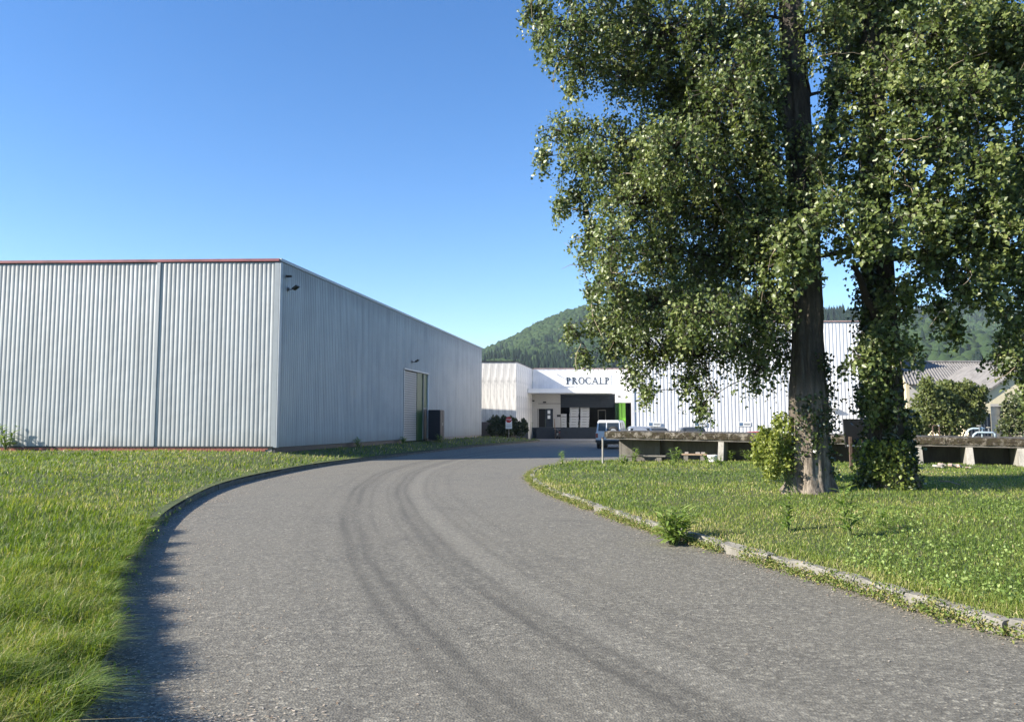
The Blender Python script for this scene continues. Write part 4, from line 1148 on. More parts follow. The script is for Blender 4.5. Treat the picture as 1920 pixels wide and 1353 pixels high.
def jeep(loc, rz):
    t = thing('off_road_car', 'boxy white off-road car with a spare wheel on its rear door', 'car', loc, rz, 'cars parked in the yard')
    W, L, H = 1.66, 4.1, 1.86; w = W/2
    def sec(y, zb, zt, k=1.0): return (y, [(-w*k, zb), (-w*k, zt-0.05), (-w*k+0.05, zt), (w*k-0.05, zt), (w*k, zt-0.05), (w*k, zb)])
    loft([sec(-L/2, 0.55, 1.08, 0.97), sec(-L/2+0.05, 0.5, 1.10), sec(0.6, 0.48, 1.10), sec(1.95, 0.48, 1.04, 0.98), sec(2.05, 0.52, 0.98, 0.95)], 'body', M['car_white'], t, False, 0)
    def cs(y, wt, zt): return (y, [(-w*0.97, 1.08), (-w*wt, zt-0.07), (-w*wt+0.07, zt), (w*wt-0.07, zt), (w*wt, zt-0.07), (w*0.97, 1.08)])
    loft([cs(-L/2+0.03, 0.93, 1.14), cs(-L/2+0.14, 0.87, H-0.06), cs(-L/2+0.24, 0.86, H), cs(0.1, 0.86, H), cs(0.28, 0.86, H-0.06), cs(0.75, 0.93, 1.14)], 'cabin', M['car_white'], t, False, 0)
    yb = -L/2
    for x0, x1 in ((-w*0.80, -w*0.22), (-w*0.12, w*0.82)):
        MB().prism([(x0, yb+0.03, 1.16), (x1, yb+0.03, 1.16), (x1*0.95, yb+0.115, H-0.16), (x0*0.95, yb+0.115, H-0.16)], (0, -0.02, 0)).build('rear_window', M['glass'], t, True)
    for s in (-1, 1):
        for y0, y1 in ((yb+0.3, yb+1.25), (yb+1.35, 0.35)):
            MB().prism([(s*w*0.975, y0, 1.15), (s*w*0.975, y1, 1.15), (s*w*0.895, y1-0.06, H-0.16), (s*w*0.895, y0, H-0.16)], (s*0.012, 0, 0)).build('side_window', M['glass'], t, True)
        MB().box(min(s*w*0.82, s*w*0.98), yb-0.03, 0.72, max(s*w*0.82, s*w*0.98), yb+0.02, 1.0).build('tail_lamp', M['lamp_red'], t, True)
        wheel(t, s*(w-0.1), yb+0.8, 0.36, 0.24); wheel(t, s*(w-0.1), 1.3, 0.36, 0.24)
        MB().box(min(s*w*0.55, s*w*0.9), 2.03, 0.72, max(s*w*0.55, s*w*0.9), 2.09, 0.92).build('headlight', M['glass'], t, True)
    MB().box(-w, yb-0.14, 0.42, w, yb+0.0, 0.58).build('rear_bumper', M['dark'], t, True, bevel=0.02)
    MB().box(-w*0.9, yb+0.1, 0.3, w*0.9, 1.9, 0.49).build('underbody', M['dark'], t, True)
    sp = wheel(t, 0.36, yb-0.14, 0.34, 0.2, 'spare_wheel', 'Y')
    for o in [sp]: o.location.z += 0.78
    return t
q = P(1158, 838, 50); jeep((q.x, 52.2, 0), math.radians(-16))

# motorcycle beside the dock steps, seen from behind
q = P(1046.5, 819, 83.2)
mt = thing('motorcycle', 'black motorcycle parked on its stand below the dock', 'motorcycle', (q.x, 83.4, 0.02), math.radians(8))
wheel(mt, 0, -0.65, 0.31, 0.14); wheel(mt, 0, 0.75, 0.31, 0.11)
MB().tube([(0, -0.65, 0.31), (0, 0.0, 0.42), (0, 0.45, 0.78), (0, 0.6, 0.75), (0, 0.75, 0.31)], 0.05, 8).build('frame', M['dark'], mt, True)
MB().box(-0.14, -0.15, 0.32, 0.14, 0.3, 0.62).build('engine', M['steel'], mt, True, bevel=0.04)
loft([(-0.75, [(-0.08, 0.80), (-0.10, 0.86), (0.10, 0.86), (0.08, 0.80)]), (-0.2, [(-0.14, 0.70), (-0.15, 0.80), (0.15, 0.80), (0.14, 0.70)]), (0.05, [(-0.12, 0.70), (-0.12, 0.80), (0.12, 0.80), (0.12, 0.70)])], 'seat', M['rubber'], mt)
loft([(0.02, [(-0.1, 0.72), (-0.14, 0.88), (0.14, 0.88), (0.1, 0.72)]), (0.25, [(-0.14, 0.70), (-0.17, 0.98), (0.17, 0.98), (0.14, 0.70)]), (0.5, [(-0.08, 0.78), (-0.09, 0.95), (0.09, 0.95), (0.08, 0.78)])], 'tank', M['car_dark'], mt)
MB().tube([(-0.38, 0.38, 1.06), (-0.15, 0.5, 1.04), (0.15, 0.5, 1.04), (0.38, 0.38, 1.06)], 0.018, 6).build('handlebar', M['steel'], mt, True)
MB().tube([(0, 0.66, 0.85), (0, 0.78, 0.85)], [0.09, 0.08], 10).build('headlight', M['glass'], mt, True)
MB().box(-0.06, -0.83, 0.68, 0.06, -0.77, 0.76).build('tail_lamp', M['lamp_red'], mt, True)

# ------------------------------------------------------------------ vegetation helpers
def rand_dirs(n, r=rng):
    v = r.normal(size=(n, 3)); return v/np.linalg.norm(v, axis=1)[:,None]
def leaf_mesh(name, C, size, mat, parent, tint, droop=0.35, fold=0.25, ratio=0.8, bias=None):
    """C (n,3) leaf bases; a folded four-point blade each, triangular like a poplar leaf"""
    n = len(C)
    d = rand_dirs(n); d[:,2] -= droop; d /= np.linalg.norm(d, axis=1)[:,None]
    nr = rand_dirs(n)
    if bias is not None: nr = nr + bias
    sd_ = np.cross(d, nr); sd_ /= np.linalg.norm(sd_, axis=1)[:,None]+1e-9
    nn = np.cross(sd_, d)
    s = size*rng.uniform(0.5, 1.25, n)[:,None]
    b = C; tip = C+d*s; mid = C+d*s*0.36
    l = mid+sd_*s*ratio*0.5+nn*s*fold*0.5; r = mid-sd_*s*ratio*0.5+nn*s*fold*0.5
    V = np.stack([b, l, tip, r], 1).reshape(-1, 3)
    k = np.arange(n)*4
    F = np.concatenate([np.stack([k, k+2, k+1], 1), np.stack([k, k+3, k+2], 1)])
    o = np_mesh(name, V, F, mat, parent, tint=np.repeat(np.clip(tint, 0, 1), 4))
    tag(o, kind='stuff')
    return o
class Tubes:
    """many thin 4- or 5-sided tubes in one mesh"""
    def __init__(s): s.v = []; s.f = []
    def add(s, pts, rad, n=5):
        mb = MB(); mb.tube(pts, rad, n, False); b = len(s.v); s.v += mb.v; s.f += [tuple(b+i for i in f) for f in mb.f]
    def build(s, name, mat, parent, smooth=True):
        return np_mesh(name, np.array(s.v), np.array(s.f), mat, parent, smooth=smooth)

def trunk(parent, base, top, r_of, lean=(0, 0), seed=0, ztop=15.0, rings=110, n=56, mat='bark'):
    zz = np.linspace(0, 1, rings)**1.2
    r_ = np.random.default_rng(seed)
    ph = r_.uniform(0, 6.28, 12)
    th = np.arange(n)*2*PI/n
    V = []
    for t in zz:
        z = base.z-0.15+(ztop-base.z)*t
        h = z-base.z
        R = r_of(h)
        tw = 0.35*math.sin(h*0.7+ph[0])
        ridges = 0.075*np.sin(th*9+tw*5+ph[1]+0.6*np.sin(h*2.3+th*3))+0.04*np.sin(th*15+h*0.9+ph[2]+0.8*np.sin(h*3.1))+0.025*np.sin(th*23-h*1.7+ph[3])
        lob = 0.26*np.cos(th*5+ph[4]+0.4*np.sin(th*2))*math.exp(-max(h, 0)*2.2)+0.06*np.cos(th*3+ph[4])+0.05*np.cos(th*2+h*0.6+ph[5])
        rough = r_.normal(0, 0.012, n)
        rr = R*(1+ridges+lob+rough)
        cx = base.x+lean[0]*h+0.05*math.sin(h*0.6+ph[6]); cy = base.y+lean[1]*h+0.05*math.sin(h*0.5+ph[7])
        V.append(np.stack([cx+rr*np.cos(th), cy+rr*np.sin(th), np.full(n, z)], 1))
    V = np.concatenate(V)
    ii = np.arange(rings-1)[:,None]*n+np.arange(n)[None]; jj = np.arange(rings-1)[:,None]*n+((np.arange(n)+1) % n)[None]
    F = np.stack([ii, jj, jj+n, ii+n], -1).reshape(-1, 4)
    return np_mesh('trunk', V, F, M[mat], parent, smooth=True)

def crown(parent, base, lean, blobs, leaf=0.085, per=30, dens=1.0, seed=0, zlow=3.2, ztop=14.5, nodead=40):
    """blobs: (centre, rx, ry, rz, weight). Limbs grow from the trunk to each blob, twigs inside it, leaves on the twigs"""
    r_ = random.Random(seed)
    nodes = []                                            # points that a new limb can start from
    for z in np.arange(zlow, ztop, 0.35):
        h = z-base.z; nodes.append((Vector((base.x+lean[0]*h, base.y+lean[1]*h, z)), 0.16, True))
    twigs = Tubes(); C = []; T = []
    order = sorted(blobs, key=lambda b: math.hypot(b[0].x-base.x, b[0].y-base.y))
    for c, bx, by, bz, wgt in order:
        best = None
        for p, rad, tr in nodes:
            d = c-p; L = d.length
            hor = math.hypot(d.x, d.y)
            cost = L*(1.0 if not tr else 1.08)+max(0, -d.z)*0.9+max(0, d.z-hor*1.5)*0.2
            if best is None or cost < best[0]: best = (cost, p, rad, tr)
        _, p, rad, tr = best
        L = (c-p).length
        r0 = min(rad*0.7, 0.022+0.022*L) if not tr else 0.03+0.022*L
        pts = []; n = max(5, int(L/0.3))
        sag = Vector((r_.uniform(-0.1, 0.1)*L, r_.uniform(-0.1, 0.1)*L, 0.14*L))
        for k in range(n+1):
            t = k/n
            pts.append(p+(c-p)*t+sag*(t*(1-t)*2)+Vector((r_.uniform(-1, 1), r_.uniform(-1, 1), r_.uniform(-1, 1)))*0.035*min(1, k))
        rr = [r0*(1-0.72*k/n)+0.006 for k in range(n+1)]
        lt = Tubes(); lt.add(pts, rr, 7); lt.build('limb', M['limb'], parent)
        for k in range(2, n+1): nodes.append((pts[k], rr[k], False))
        inner = pts[int(n*0.45):]
        vol = bx*by*bz
        m_ = max(6, int(wgt*dens*(95*vol**0.8+5)))
        for _ in range(m_):
            v = Vector((r_.gauss(0, 1), r_.gauss(0, 1), r_.gauss(0, 1))).normalized()*(r_.random()**0.45)*(1.0 if r_.random() < 0.8 else r_.uniform(1.0, 1.3))
            q = c+Vector((v.x*bx, v.y*by, v.z*bz))
            s = min(inner, key=lambda w_: (w_-q).length_squared)
            mid = (s+q)*0.5+Vector((r_.uniform(-0.12, 0.12), r_.uniform(-0.12, 0.12), r_.uniform(0, 0.16)))
            end = q+Vector((r_.uniform(-0.08, 0.08), r_.uniform(-0.08, 0.08), -r_.uniform(0.08, 0.42)))
            twigs.add([s, mid, q, end], [0.011, 0.008, 0.005, 0.002], 3)
            tb = r_.gauss(0.45, 0.16)
            k = int(per*r_.uniform(0.55, 1.3))
            for _ in range(k):
                t = r_.random()
                if t < 0.35: a = mid+(q-mid)*(t/0.35)
                else: a = q+(end-q)*((t-0.35)/0.65)
                C.append((a.x+r_.gauss(0, 0.06), a.y+r_.gauss(0, 0.06), a.z+r_.gauss(0, 0.07))); T.append(tb+r_.gauss(0, 0.19))
    tw = twigs.build('twig', M['limb'], parent); tag(tw, kind='stuff')
    lf = leaf_mesh('crown', np.array(C), leaf, M['leaf'], parent, np.array(T), bias=np.array((-0.75, -0.55, 0.55)))
    dead = Tubes()
    nl = [p for p, _, tr in nodes if not tr]
    for _ in range(nodead):
        p = r_.choice(nl); pts = [p]; d = Vector((r_.uniform(-1, 1), r_.uniform(-1.3, 0.2), r_.uniform(-0.9, 0.5))).normalized()
        for k in range(6):
            d = (d+Vector((r_.gauss(0, 0.35), r_.gauss(0, 0.35), r_.gauss(0, 0.35)))).normalized(); pts.append(pts[-1]+d*r_.uniform(0.1, 0.24))
        dead.add(pts, [0.013, 0.011, 0.009, 0.008, 0.006, 0.005, 0.003], 4)
    if nodead: tag(dead.build('dead_twig', M['deadtwig'], parent), kind='stuff')
    return len(C)
# ------------------------------------------------------------------ the poplars
def blobs_at(lst, spread, seed):
    r_ = random.Random(seed); out = []
    for row in lst:
        px, py, a, b = row[:4]
        Y = (row[4]+r_.uniform(-0.3, 0.3)) if len(row) > 4 else 15.2+r_.uniform(-spread, spread)
        wgt = row[5] if len(row) > 5 else 1.0
        c = P(px, py, Y); k = Y/FPX*1.12
        out.append((c, a*k, max(0.45, (a+b)*0.5*k*1.25), b*k, wgt))
    return out
TZ = 0.26
t1b = Vector((5.83, 15.2, TZ)); t2b = Vector((7.62, 15.7, TZ)); t3b = Vector((10.9, 14.6, TZ))
T1 = [(1080,55,75,55),(1012,30,38,28,15.2,0.8),(1165,65,90,75),(1255,60,90,80),(1345,60,85,80),(1092,125,48,38),(1180,150,75,50),(1275,165,90,80),(1370,165,90,85),(1415,110,55,80,15.0,1.3),
      (1058,248,55,38),(1105,305,65,50),(1175,270,75,55),(1262,285,90,80),(1362,285,90,85),(1088,372,45,32),(1180,375,85,65),(1282,390,90,75),(1382,400,90,75),(1430,305,50,75,15.0,1.3),
      (1150,452,52,45),(1240,478,90,70),(1340,495,90,65),(1430,485,75,70,15.0,1.3),(1150,548,50,45),(1228,570,80,55),(1322,590,90,55),(1418,590,65,55,15.0,1.3),
      (1118,605,34,24,16.9),(1150,645,44,24,16.9),(1222,662,48,30,16.9),(1298,660,65,38,16.9),(1214,735,16,18,16.9),(1190,700,20,16,16.9),(1300,718,42,28,16.9),(1318,760,16,22,16.9,1.3),(1390,652,45,42,16.9),(1425,690,48,40),(1452,640,35,40),
      (1160,-60,100,60),(1300,-80,120,70),(1440,-110,110,80),(1060,-40,60,40),(1380,-230,160,100),(1540,-220,140,100),(1250,-210,110,80),
      (1465,390,45,60,14.2),(1475,560,40,45,16),(1420,420,60,60,14.2),(1300,230,90,70,16.5),(1200,330,80,60,16.5),(1180,610,55,45,16.6),(1092,668,14,8,16.6,1.2),(1074,618,14,8,16.6,1.2),(1260,620,70,40,16.8),(1575,40,30,60,16.2),(1572,130,28,60,15.9),(1585,235,28,36,14.6),(1425,30,40,60,15.0),(1425,215,45,60,15.0,1.3),(1530,300,25,30,14.3),(1560,60,34,60,14.9),(1565,170,30,50,14.9),(1520,20,30,30,14.4),(1515,110,22,26,14.4,0.7),(1590,290,30,30,14.8),(1500,250,26,24,14.4,0.7),(1100,460,30,30),(1130,500,36,30),(1012,66,10,8,15.2,1.0),(1030,100,14,10,15.2,1.2),(1072,160,12,10,15.2,1.2),(1016,290,12,14,15.2,1.2),(1047,385,12,10,15.2,1.2),(1108,430,14,14,15.2,1.2),(1110,545,16,14,15.2,1.2),(992,10,10,7,15.2,1.0)]
T2 = [(1605,55,60,60),(1665,60,75,65),(1745,65,80,75,14.2),(1832,60,80,75),(1905,65,70,75,14.2),(1608,165,45,50,14.3),(1690,180,75,65,13.8),(1785,185,80,65,13.9),(1875,190,70,65,14.2),
      (1648,262,50,42,13.8),(1728,280,70,50,13.7),(1825,305,75,50,13.8),(1905,300,60,60,14),(1560,392,60,45,13.6),(1500,435,60,42,13.5),(1622,340,52,45,13.8),(1700,350,60,45,13.9),(1728,405,75,52,14),(1825,400,75,60,14),(1895,420,60,60,14),
      (1600,450,45,32,13.8),(1660,430,50,36,13.8),(1755,490,58,42,14.2),(1805,530,46,38,14.2),(1765,575,34,22,14.2),(1670,640,55,42,14.4),(1615,680,30,34,14.4),(1798,605,16,26,14.2),(1850,560,34,28,14.2),(1650,735,26,45,15.4,1.6),(1700,555,36,46,14.6),(1640,560,26,40,15.6),
      (1480,500,50,38,13.7),(1545,340,32,35,13.9),(1545,255,25,30,14.2),(1850,500,60,45,14.3),(1900,500,50,50,14.3),(1780,450,70,40,14.2),(1860,120,70,60,15.5),(1740,130,70,50,15.8),(1640,110,50,50,15.8),(1800,250,70,50,15.8),(1880,360,60,50,15.8),(1840,20,80,50,15.8),(1680,20,70,50,16),(1590,-10,50,60,15.8),
      (1650,-70,110,60),(1780,-80,120,70),(1900,-70,110,70),(1700,-220,150,100),(1870,-230,150,100),(1990,120,80,110),(2000,300,80,90)]
T3 = [(1905,625,34,30,14.4),(1915,682,36,28,14.2),(1880,668,26,16,14.3),(1912,575,42,36,14.6),(1930,510,50,42,14.6),(1965,620,60,60,14.6),(1975,720,60,50,14.4),(2040,520,90,80,14.6),(2080,360,100,90,14.6),(2080,640,80,80,14.6)]
tr1 = thing('poplar_tree', 'tall poplar with a bare pale trunk, nearest to the road bend', 'tree', t1b, 0, 'poplar trees on the right lawn')
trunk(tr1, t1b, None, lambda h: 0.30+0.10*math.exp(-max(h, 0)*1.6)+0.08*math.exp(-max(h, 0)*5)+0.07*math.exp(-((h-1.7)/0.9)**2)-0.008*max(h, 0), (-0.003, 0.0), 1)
n1 = crown(tr1, t1b, (-0.003, 0), blobs_at(T1, 1.3, 1), seed=11, per=24, dens=1.6, leaf=0.084)
tr2 = thing('poplar_tree', 'ivy covered poplar standing second from the road bend', 'tree', t2b, 0, 'poplar trees on the right lawn')
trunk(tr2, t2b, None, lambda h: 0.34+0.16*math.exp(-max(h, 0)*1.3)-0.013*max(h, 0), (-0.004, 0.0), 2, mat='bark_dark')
n2 = crown(tr2, t2b, (-0.004, 0), blobs_at(T2, 0.7, 2), seed=12, per=30, leaf=0.10, dens=1.25)
tr3 = thing('poplar_tree', 'poplar at the right edge showing only hanging branches', 'tree', t3b, 0, 'poplar trees on the right lawn')
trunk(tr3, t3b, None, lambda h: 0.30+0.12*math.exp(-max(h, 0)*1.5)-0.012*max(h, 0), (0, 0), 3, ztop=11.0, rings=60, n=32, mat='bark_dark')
n3 = crown(tr3, t3b, (0, 0), blobs_at(T3, 0.6, 3), seed=13, per=30, zlow=3.0, ztop=8.0, dens=1.4, leaf=0.09, nodead=12)
# forked upper stems of the first tree
for pts in ([P(1500,330,15.2), P(1440,120,15.0), P(1395,20,14.9), P(1350,-120,14.8)], [P(1530,330,15.3), P(1570,170,15.5), P(1592,60,15.6), P(1610,-100,15.7)]):
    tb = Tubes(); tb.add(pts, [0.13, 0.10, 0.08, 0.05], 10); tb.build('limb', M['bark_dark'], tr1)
for pts in ([P(1668,440,15.7), P(1760,330,15.9), P(1810,150,16.0), P(1780,10,16.0), P(1760,-120,16)], [P(1668,500,15.6), P(1600,468,15.3), P(1540,480,15.0)], [P(1668,480,15.7), P(1790,475,15.5), P(1880,440,15.2)],
            [P(1660,610,15.4), P(1625,560,15.2), P(1600,490,15.0)]):
    tb = Tubes(); tb.add(pts, list(np.linspace(0.12, 0.04, len(pts))), 9); tb.build('limb', M['limb'], tr2)
def wrap_leaves(parent, name, base, r_of, z0, z1, n, mat, leaf, ang=None, thick=0.12, clump=True):
    k = 0; C = []
    a = rng.uniform(0, 2*PI, n) if ang is None else rng.normal(ang[0], ang[1], n)
    z = rng.uniform(z0, z1, n)
    ok = (wob(a*1.6, z*1.3, 2.0, 15) > -0.25) if clump else np.ones(n, bool)
    a, z = a[ok], z[ok]
    R = np.array([r_of(h-base.z) for h in z])*1.02+np.abs(rng.normal(0, thick, len(z)))*(1+0.8*wob(a*2, z, 2.5, 18))
    C = np.stack([base.x+R*np.cos(a), base.y+R*np.sin(a), z], 1)
    return leaf_mesh(name, C, leaf, mat, parent, rng.normal(0.45, 0.22, len(z)), droop=0.6, bias=np.array((-0.4, -0.6, 0.3)))
r2 = lambda h: 0.34+0.16*math.exp(-max(h, 0)*1.3)-0.013*max(h, 0)
wrap_leaves(tr2, 'ivy', t2b, r2, 0.25, 1.9, 5200, M['ivy'], 0.085, thick=0.10)
wrap_leaves(tr2, 'ivy', t2b, r2, 1.7, 5.2, 4200, M['ivy'], 0.085, (PI, 1.1), 0.14)
wrap_leaves(tr2, 'ivy', t2b, r2, 0.3, 1.3, 1500, M['shoot'], 0.08, (-2.3, 0.5), 0.16)
r1 = lambda h: 0.30+0.13*math.exp(-max(h, 0)*1.6)+0.07*math.exp(-((h-1.7)/0.9)**2)
wrap_leaves(tr1, 'ivy', t1b, r1, 0.6, 3.0, 1100, M['ivy'], 0.075, (-0.3, 0.7), 0.07)
wrap_leaves(tr1, 'ivy', t1b, r1, 1.0, 2.2, 500, M['ivy'], 0.07, (-1.9, 0.6), 0.07)
def ragged(blobs, n, r0, r1, seed=1):
    """the same blobs, smaller, with many little sprays on their upper outside"""
    r_ = random.Random(seed)
    out = [(b[0], b[1]*0.86, b[2]*0.86, b[3]*0.86) for b in blobs]
    for _ in range(n):
        c, ax, ay, az = r_.choice(blobs)[:4]
        v = Vector((r_.gauss(0, 1), r_.gauss(0, 1), r_.gauss(0.25, 1))).normalized()*r_.uniform(0.8, 1.15)
        m_ = min(ax, az); k = r_.uniform(r0, r1)*m_
        out.append((Vector(c)+Vector((v.x*ax, v.y*ay, v.z*az)), k, k, k*r_.uniform(0.8, 1.8)))
    return out
def leaf_cloud(parent, name, blobs, n, mat, leaf, tint=0.5, droop=0.3, shell=0.5, ts=0.2):
    C = []; w = np.array([b[1]*b[3] for b in blobs]); w = w/w.sum()
    for (c, ax, ay, az, *_), k in zip(blobs, (w*n).astype(int)):
        d = rand_dirs(k)*(rng.uniform(0, 1, k)**(shell*0.6))[:,None]
        C.append(np.array(c)[None]+d*np.array((ax, ay, az))[None]*(1+0.25*rng.normal(size=(k, 1))*0.6))
    C = np.concatenate(C)
    C[:,2] = np.maximum(C[:,2], 0.12)
    return leaf_mesh(name, C, leaf, mat, parent, rng.normal(tint, ts, len(C)), droop=droop, bias=np.array((-0.4, -0.5, 0.5)))
SB_ = [(P(x_, y_, 15.1), a*0.0103, a*0.0103, b*0.0103) for x_, y_, a, b in ((1440,838,26,38),(1462,812,26,26),(1452,870,36,26),(1485,862,22,40),(1430,858,16,18),(1470,780,12,10))]
leaf_cloud(tr1, 'basal_shoots', ragged(SB_, 46, 0.25, 0.5, 4), 3600, M['shoot'], 0.07, 0.55)
tb = Tubes()
for _ in range(14):
    e = P(random.uniform(1425,1490), random.uniform(785,860), 15.1+random.uniform(-0.2, 0.2)); b_ = Vector((t1b.x-0.33+random.uniform(-0.2, 0.1), t1b.y-0.15+random.uniform(-0.15, 0.1), TZ))
    tb.add([b_, (b_+e)*0.5+Vector((-0.08, 0, 0.03)), e], [0.008, 0.006, 0.003], 4)
tag(tb.build('shoot_stem', M['stem'], tr1), kind='stuff')

# ------------------------------------------------------------------ bushes
def bush(name, label, cat, blobs, n, mat, leaf, tint, base, group=None, stems=14, ts=0.2):
    t = thing(name, label, cat, base, 0, group)
    leaf_cloud(t, 'foliage', ragged(blobs, 60, 0.14, 0.34, len(blobs)), n, mat, leaf, tint, shell=0.5, ts=ts)
    tb = Tubes()
    for _ in range(stems):
        c, a, b, d_ = random.choice(blobs)[:4]
        e = Vector(c)+Vector((random.uniform(-a, a)*0.6, random.uniform(-b, b)*0.6, random.uniform(-d_, d_)*0.5))
        s = Vector((Vector(base).x+(e.x-Vector(base).x)*0.3, e.y*0.3+Vector(base).y*0.7, base[2]-0.1))
        tb.add([s, (s+e)*0.5+Vector((0, 0, 0.1)), e], [0.03, 0.02, 0.008], 4)
    tag(tb.build('stem', M['limb'], t), kind='stuff')
    return t
def pb(lst, Y): return [(P(x_, y_, Y+dy), a*Y/FPX, (a+b)/2*Y/FPX, b*Y/FPX) for x_, y_, a, b, dy in lst]
bush('dark_bush', 'rounded dark bush before the pale weathered block', 'bush', pb([(934,798,16,16,0),(955,800,18,17,0),(978,801,13,14,0.3),(920,806,8,9,0),(945,806,22,12,-0.4)], 74.0), 5200, M['bush'], 0.21, 0.35, (P(952,815,74).x, 74, 0.4))
bush('big_hedge', 'large rounded olive green hedge below the grey corrugated roof', 'hedge', pb([(1745,760,40,40,0),(1790,745,42,32,1),(1825,745,28,28,1.5),(1770,790,55,30,0),(1820,775,30,30,1.5),(1715,800,20,25,-1),(1800,725,30,12,1.0),(1755,735,25,16,0.5)], 45.0), 15000, M['hedge'], 0.19, 0.5, (P(1780,815,45).x, 45, 0.0), stems=20)
bush('small_shrub', 'small green shrub close behind the ivy covered trunk', 'shrub', pb([(1708,800,14,20,0),(1715,780,9,12,0)], 33.0), 1100, M['hedge'], 0.13, 0.4, (P(1708,815,33).x, 33, 0.0), stems=6)
bush('leafy_shrub', 'dense green shrub at the right edge below the hanging branches', 'shrub', pb([(1905,785,26,30,0),(1925,760,30,30,0.5),(1890,800,18,18,0),(1950,790,40,40,0.5)], 30.0), 5200, M['bush'], 0.13, 0.75, (P(1908,815,30).x, 30, 0.0), stems=10)

# ------------------------------------------------------------------ grass
def blades(name, x, y, z, h, w, lean, mat, tint, label):
    n = len(x)
    a = rng.uniform(0, 2*PI, n)
    cx, cy = np.cos(a), np.sin(a)
    b = rng.uniform(0, 2*PI, n); amt = np.abs(rng.normal(0.6, 0.4, n))
    lx = np.cos(b)*amt+lean[0]; ly = np.sin(b)*amt+lean[1]
    p0 = np.stack([x, y, z-0.01], 1)
    wv = np.stack([cx*w, cy*w, np.zeros(n)], 1)
    m1 = p0+np.stack([lx*h*0.28, ly*h*0.28, h*0.60], 1)
    tp = p0+np.stack([lx*h*1.0, ly*h*1.0, h*np.clip(1.0-0.25*np.hypot(lx, ly), 0.3, 1)], 1)
    V = np.stack([p0-wv, p0+wv, m1+wv*0.75, m1-wv*0.75, tp], 1).reshape(-1, 3)
    k = np.arange(n)*5
    F = np.concatenate([np.stack([k, k+1, k+2], 1), np.stack([k, k+2, k+3], 1), np.stack([k+3, k+2, k+4], 1)])
    o = np_mesh(name, V, F, mat, None, tint=np.repeat(np.clip(tint, 0, 1), 5))
    return tag(o, label, 'grass', kind='stuff')
def scatter(n, poly, zf, x0, x1, y0, y1, power):
    """positions that thin out with distance, as fine blades are only told apart close by"""
    u_ = rng.uniform(0, 1, n)
    y = (y0**(1-power)+u_*(y1**(1-power)-y0**(1-power)))**(1/(1-power))
    x = rng.uniform(-0.95, 1.1, n)*(y+1.5)
    x = np.clip(x, x0, x1)+rng.normal(0, 0.02, n)
    m = in_poly(x, y, poly) & (x > x0) & (x < x1)
    x, y = x[m], y[m]
    return x, y
LG = [tuple(p) for p in LEFT]+[(-3.0, 75.5), (WB[0]+0.1, WB[1]), (WA[0]+0.1, WA[1]-0.15), (-40, 34), (-40, 0)]
x, y = scatter(660000, LG, left_z, -40, 3, 3.0, 74, 1.9)
d, _ = dist_line(x, y, LEFT)
m = d > np.where(y < 10, 0.025, 0.15)
x, y, d = x[m], y[m], d[m]
z = left_z(x, y)
long_ = sstep(15, 4.5, y)*(0.6+0.4*wob(x, y, 0.8, 3))
patch = wob(x, y, 0.7, 8)
tus = np.clip(wob(x, y, 5.0, 10), -0.3, 1)*sstep(16, 6, y)
hgt = (0.07+0.03*patch+0.15*np.clip(long_, 0, 1.3)+0.08*tus)*(0.5+0.5*sstep(0, 0.7, d))*rng.uniform(0.45, 1.4, len(x))+0.0016*y
wd = np.maximum(0.0028, 0.00045*y)*rng.uniform(0.6, 1.5, len(x))
tn = 0.44+0.24*wob(x, y, 0.55, 14)+0.12*wob(x, y, 2.2, 2)+0.10*wob(x, y, 6.0, 9)+rng.normal(0, 0.20, len(x))+(rng.uniform(0, 1, len(x)) < 0.06)*0.5
blades('left_lawn_grass', x, y, z, hgt, wd, (0.30, 0.02), M['grass'], tn, 'long green grass of the left lawn up to the warehouse')
# fringe hanging over the left kerb
sg_ = np.linalg.norm(np.diff(LEFT, axis=0), axis=1); ac_ = np.concatenate([[0], np.cumsum(sg_)])
n = 34000
s_ = 3.0+rng.uniform(0, 1, n)**1.3*13
s_ = s_[(wob(s_*1.7, s_*0, 2.0, 21)+rng.normal(0, 0.35, n)-0.7*sstep(9, 16, s_)) > -0.35]
fx = np.interp(s_, ac_, LEFT[:,0]); fy = np.interp(s_, ac_, LEFT[:,1])
tx_ = np.interp(s_+0.2, ac_, LEFT[:,0])-fx; ty_ = np.interp(s_+0.2, ac_, LEFT[:,1])-fy; L_ = np.hypot(tx_, ty_)+1e-9
of = np.abs(rng.normal(0.03, 0.09, len(s_)))
fx = fx-ty_/L_*of; fy = fy+tx_/L_*of
hh = (0.11+0.07*wob(s_*3.0, s_*0, 2.0, 6)+0.05*sstep(14, 5, fy))*rng.uniform(0.4, 1.3, len(s_))
blades('kerb_fringe_grass', fx, fy, np.full(len(s_), 0.12), np.clip(hh, 0.03, 1), np.maximum(0.0026, 0.00042*fy)*rng.uniform(0.7, 1.4, len(s_)), (0.75, -0.1), M['grass'], 0.3+rng.normal(0, 0.2, len(s_))+(rng.uniform(0, 1, len(s_)) < 0.05)*0.6, 'overhanging grass along the left kerb')
RG = [tuple(p) for p in RIGHT]+[(34, 2.2)]
x, y = scatter(700000, RG, right_z, 0, 34, 3.0, 33, 1.7)
d, _ = dist_line(x, y, RIGHT)
sfr = (np.stack([x-A.x, y-A.y], 1)@np.array((nd.x, nd.y)))
sal = (np.stack([x-A.x, y-A.y], 1)@np.array((ud.x, ud.y)))
m = (d > 0.07) & ~((sfr > 0.3) & (sal > 0.2))
for tb_ in (t1b, t2b): m &= np.hypot(x-tb_.x, y-tb_.y) > 0.42
x, y, d = x[m], y[m], d[m]
patch = wob(x, y, 0.8, 11)
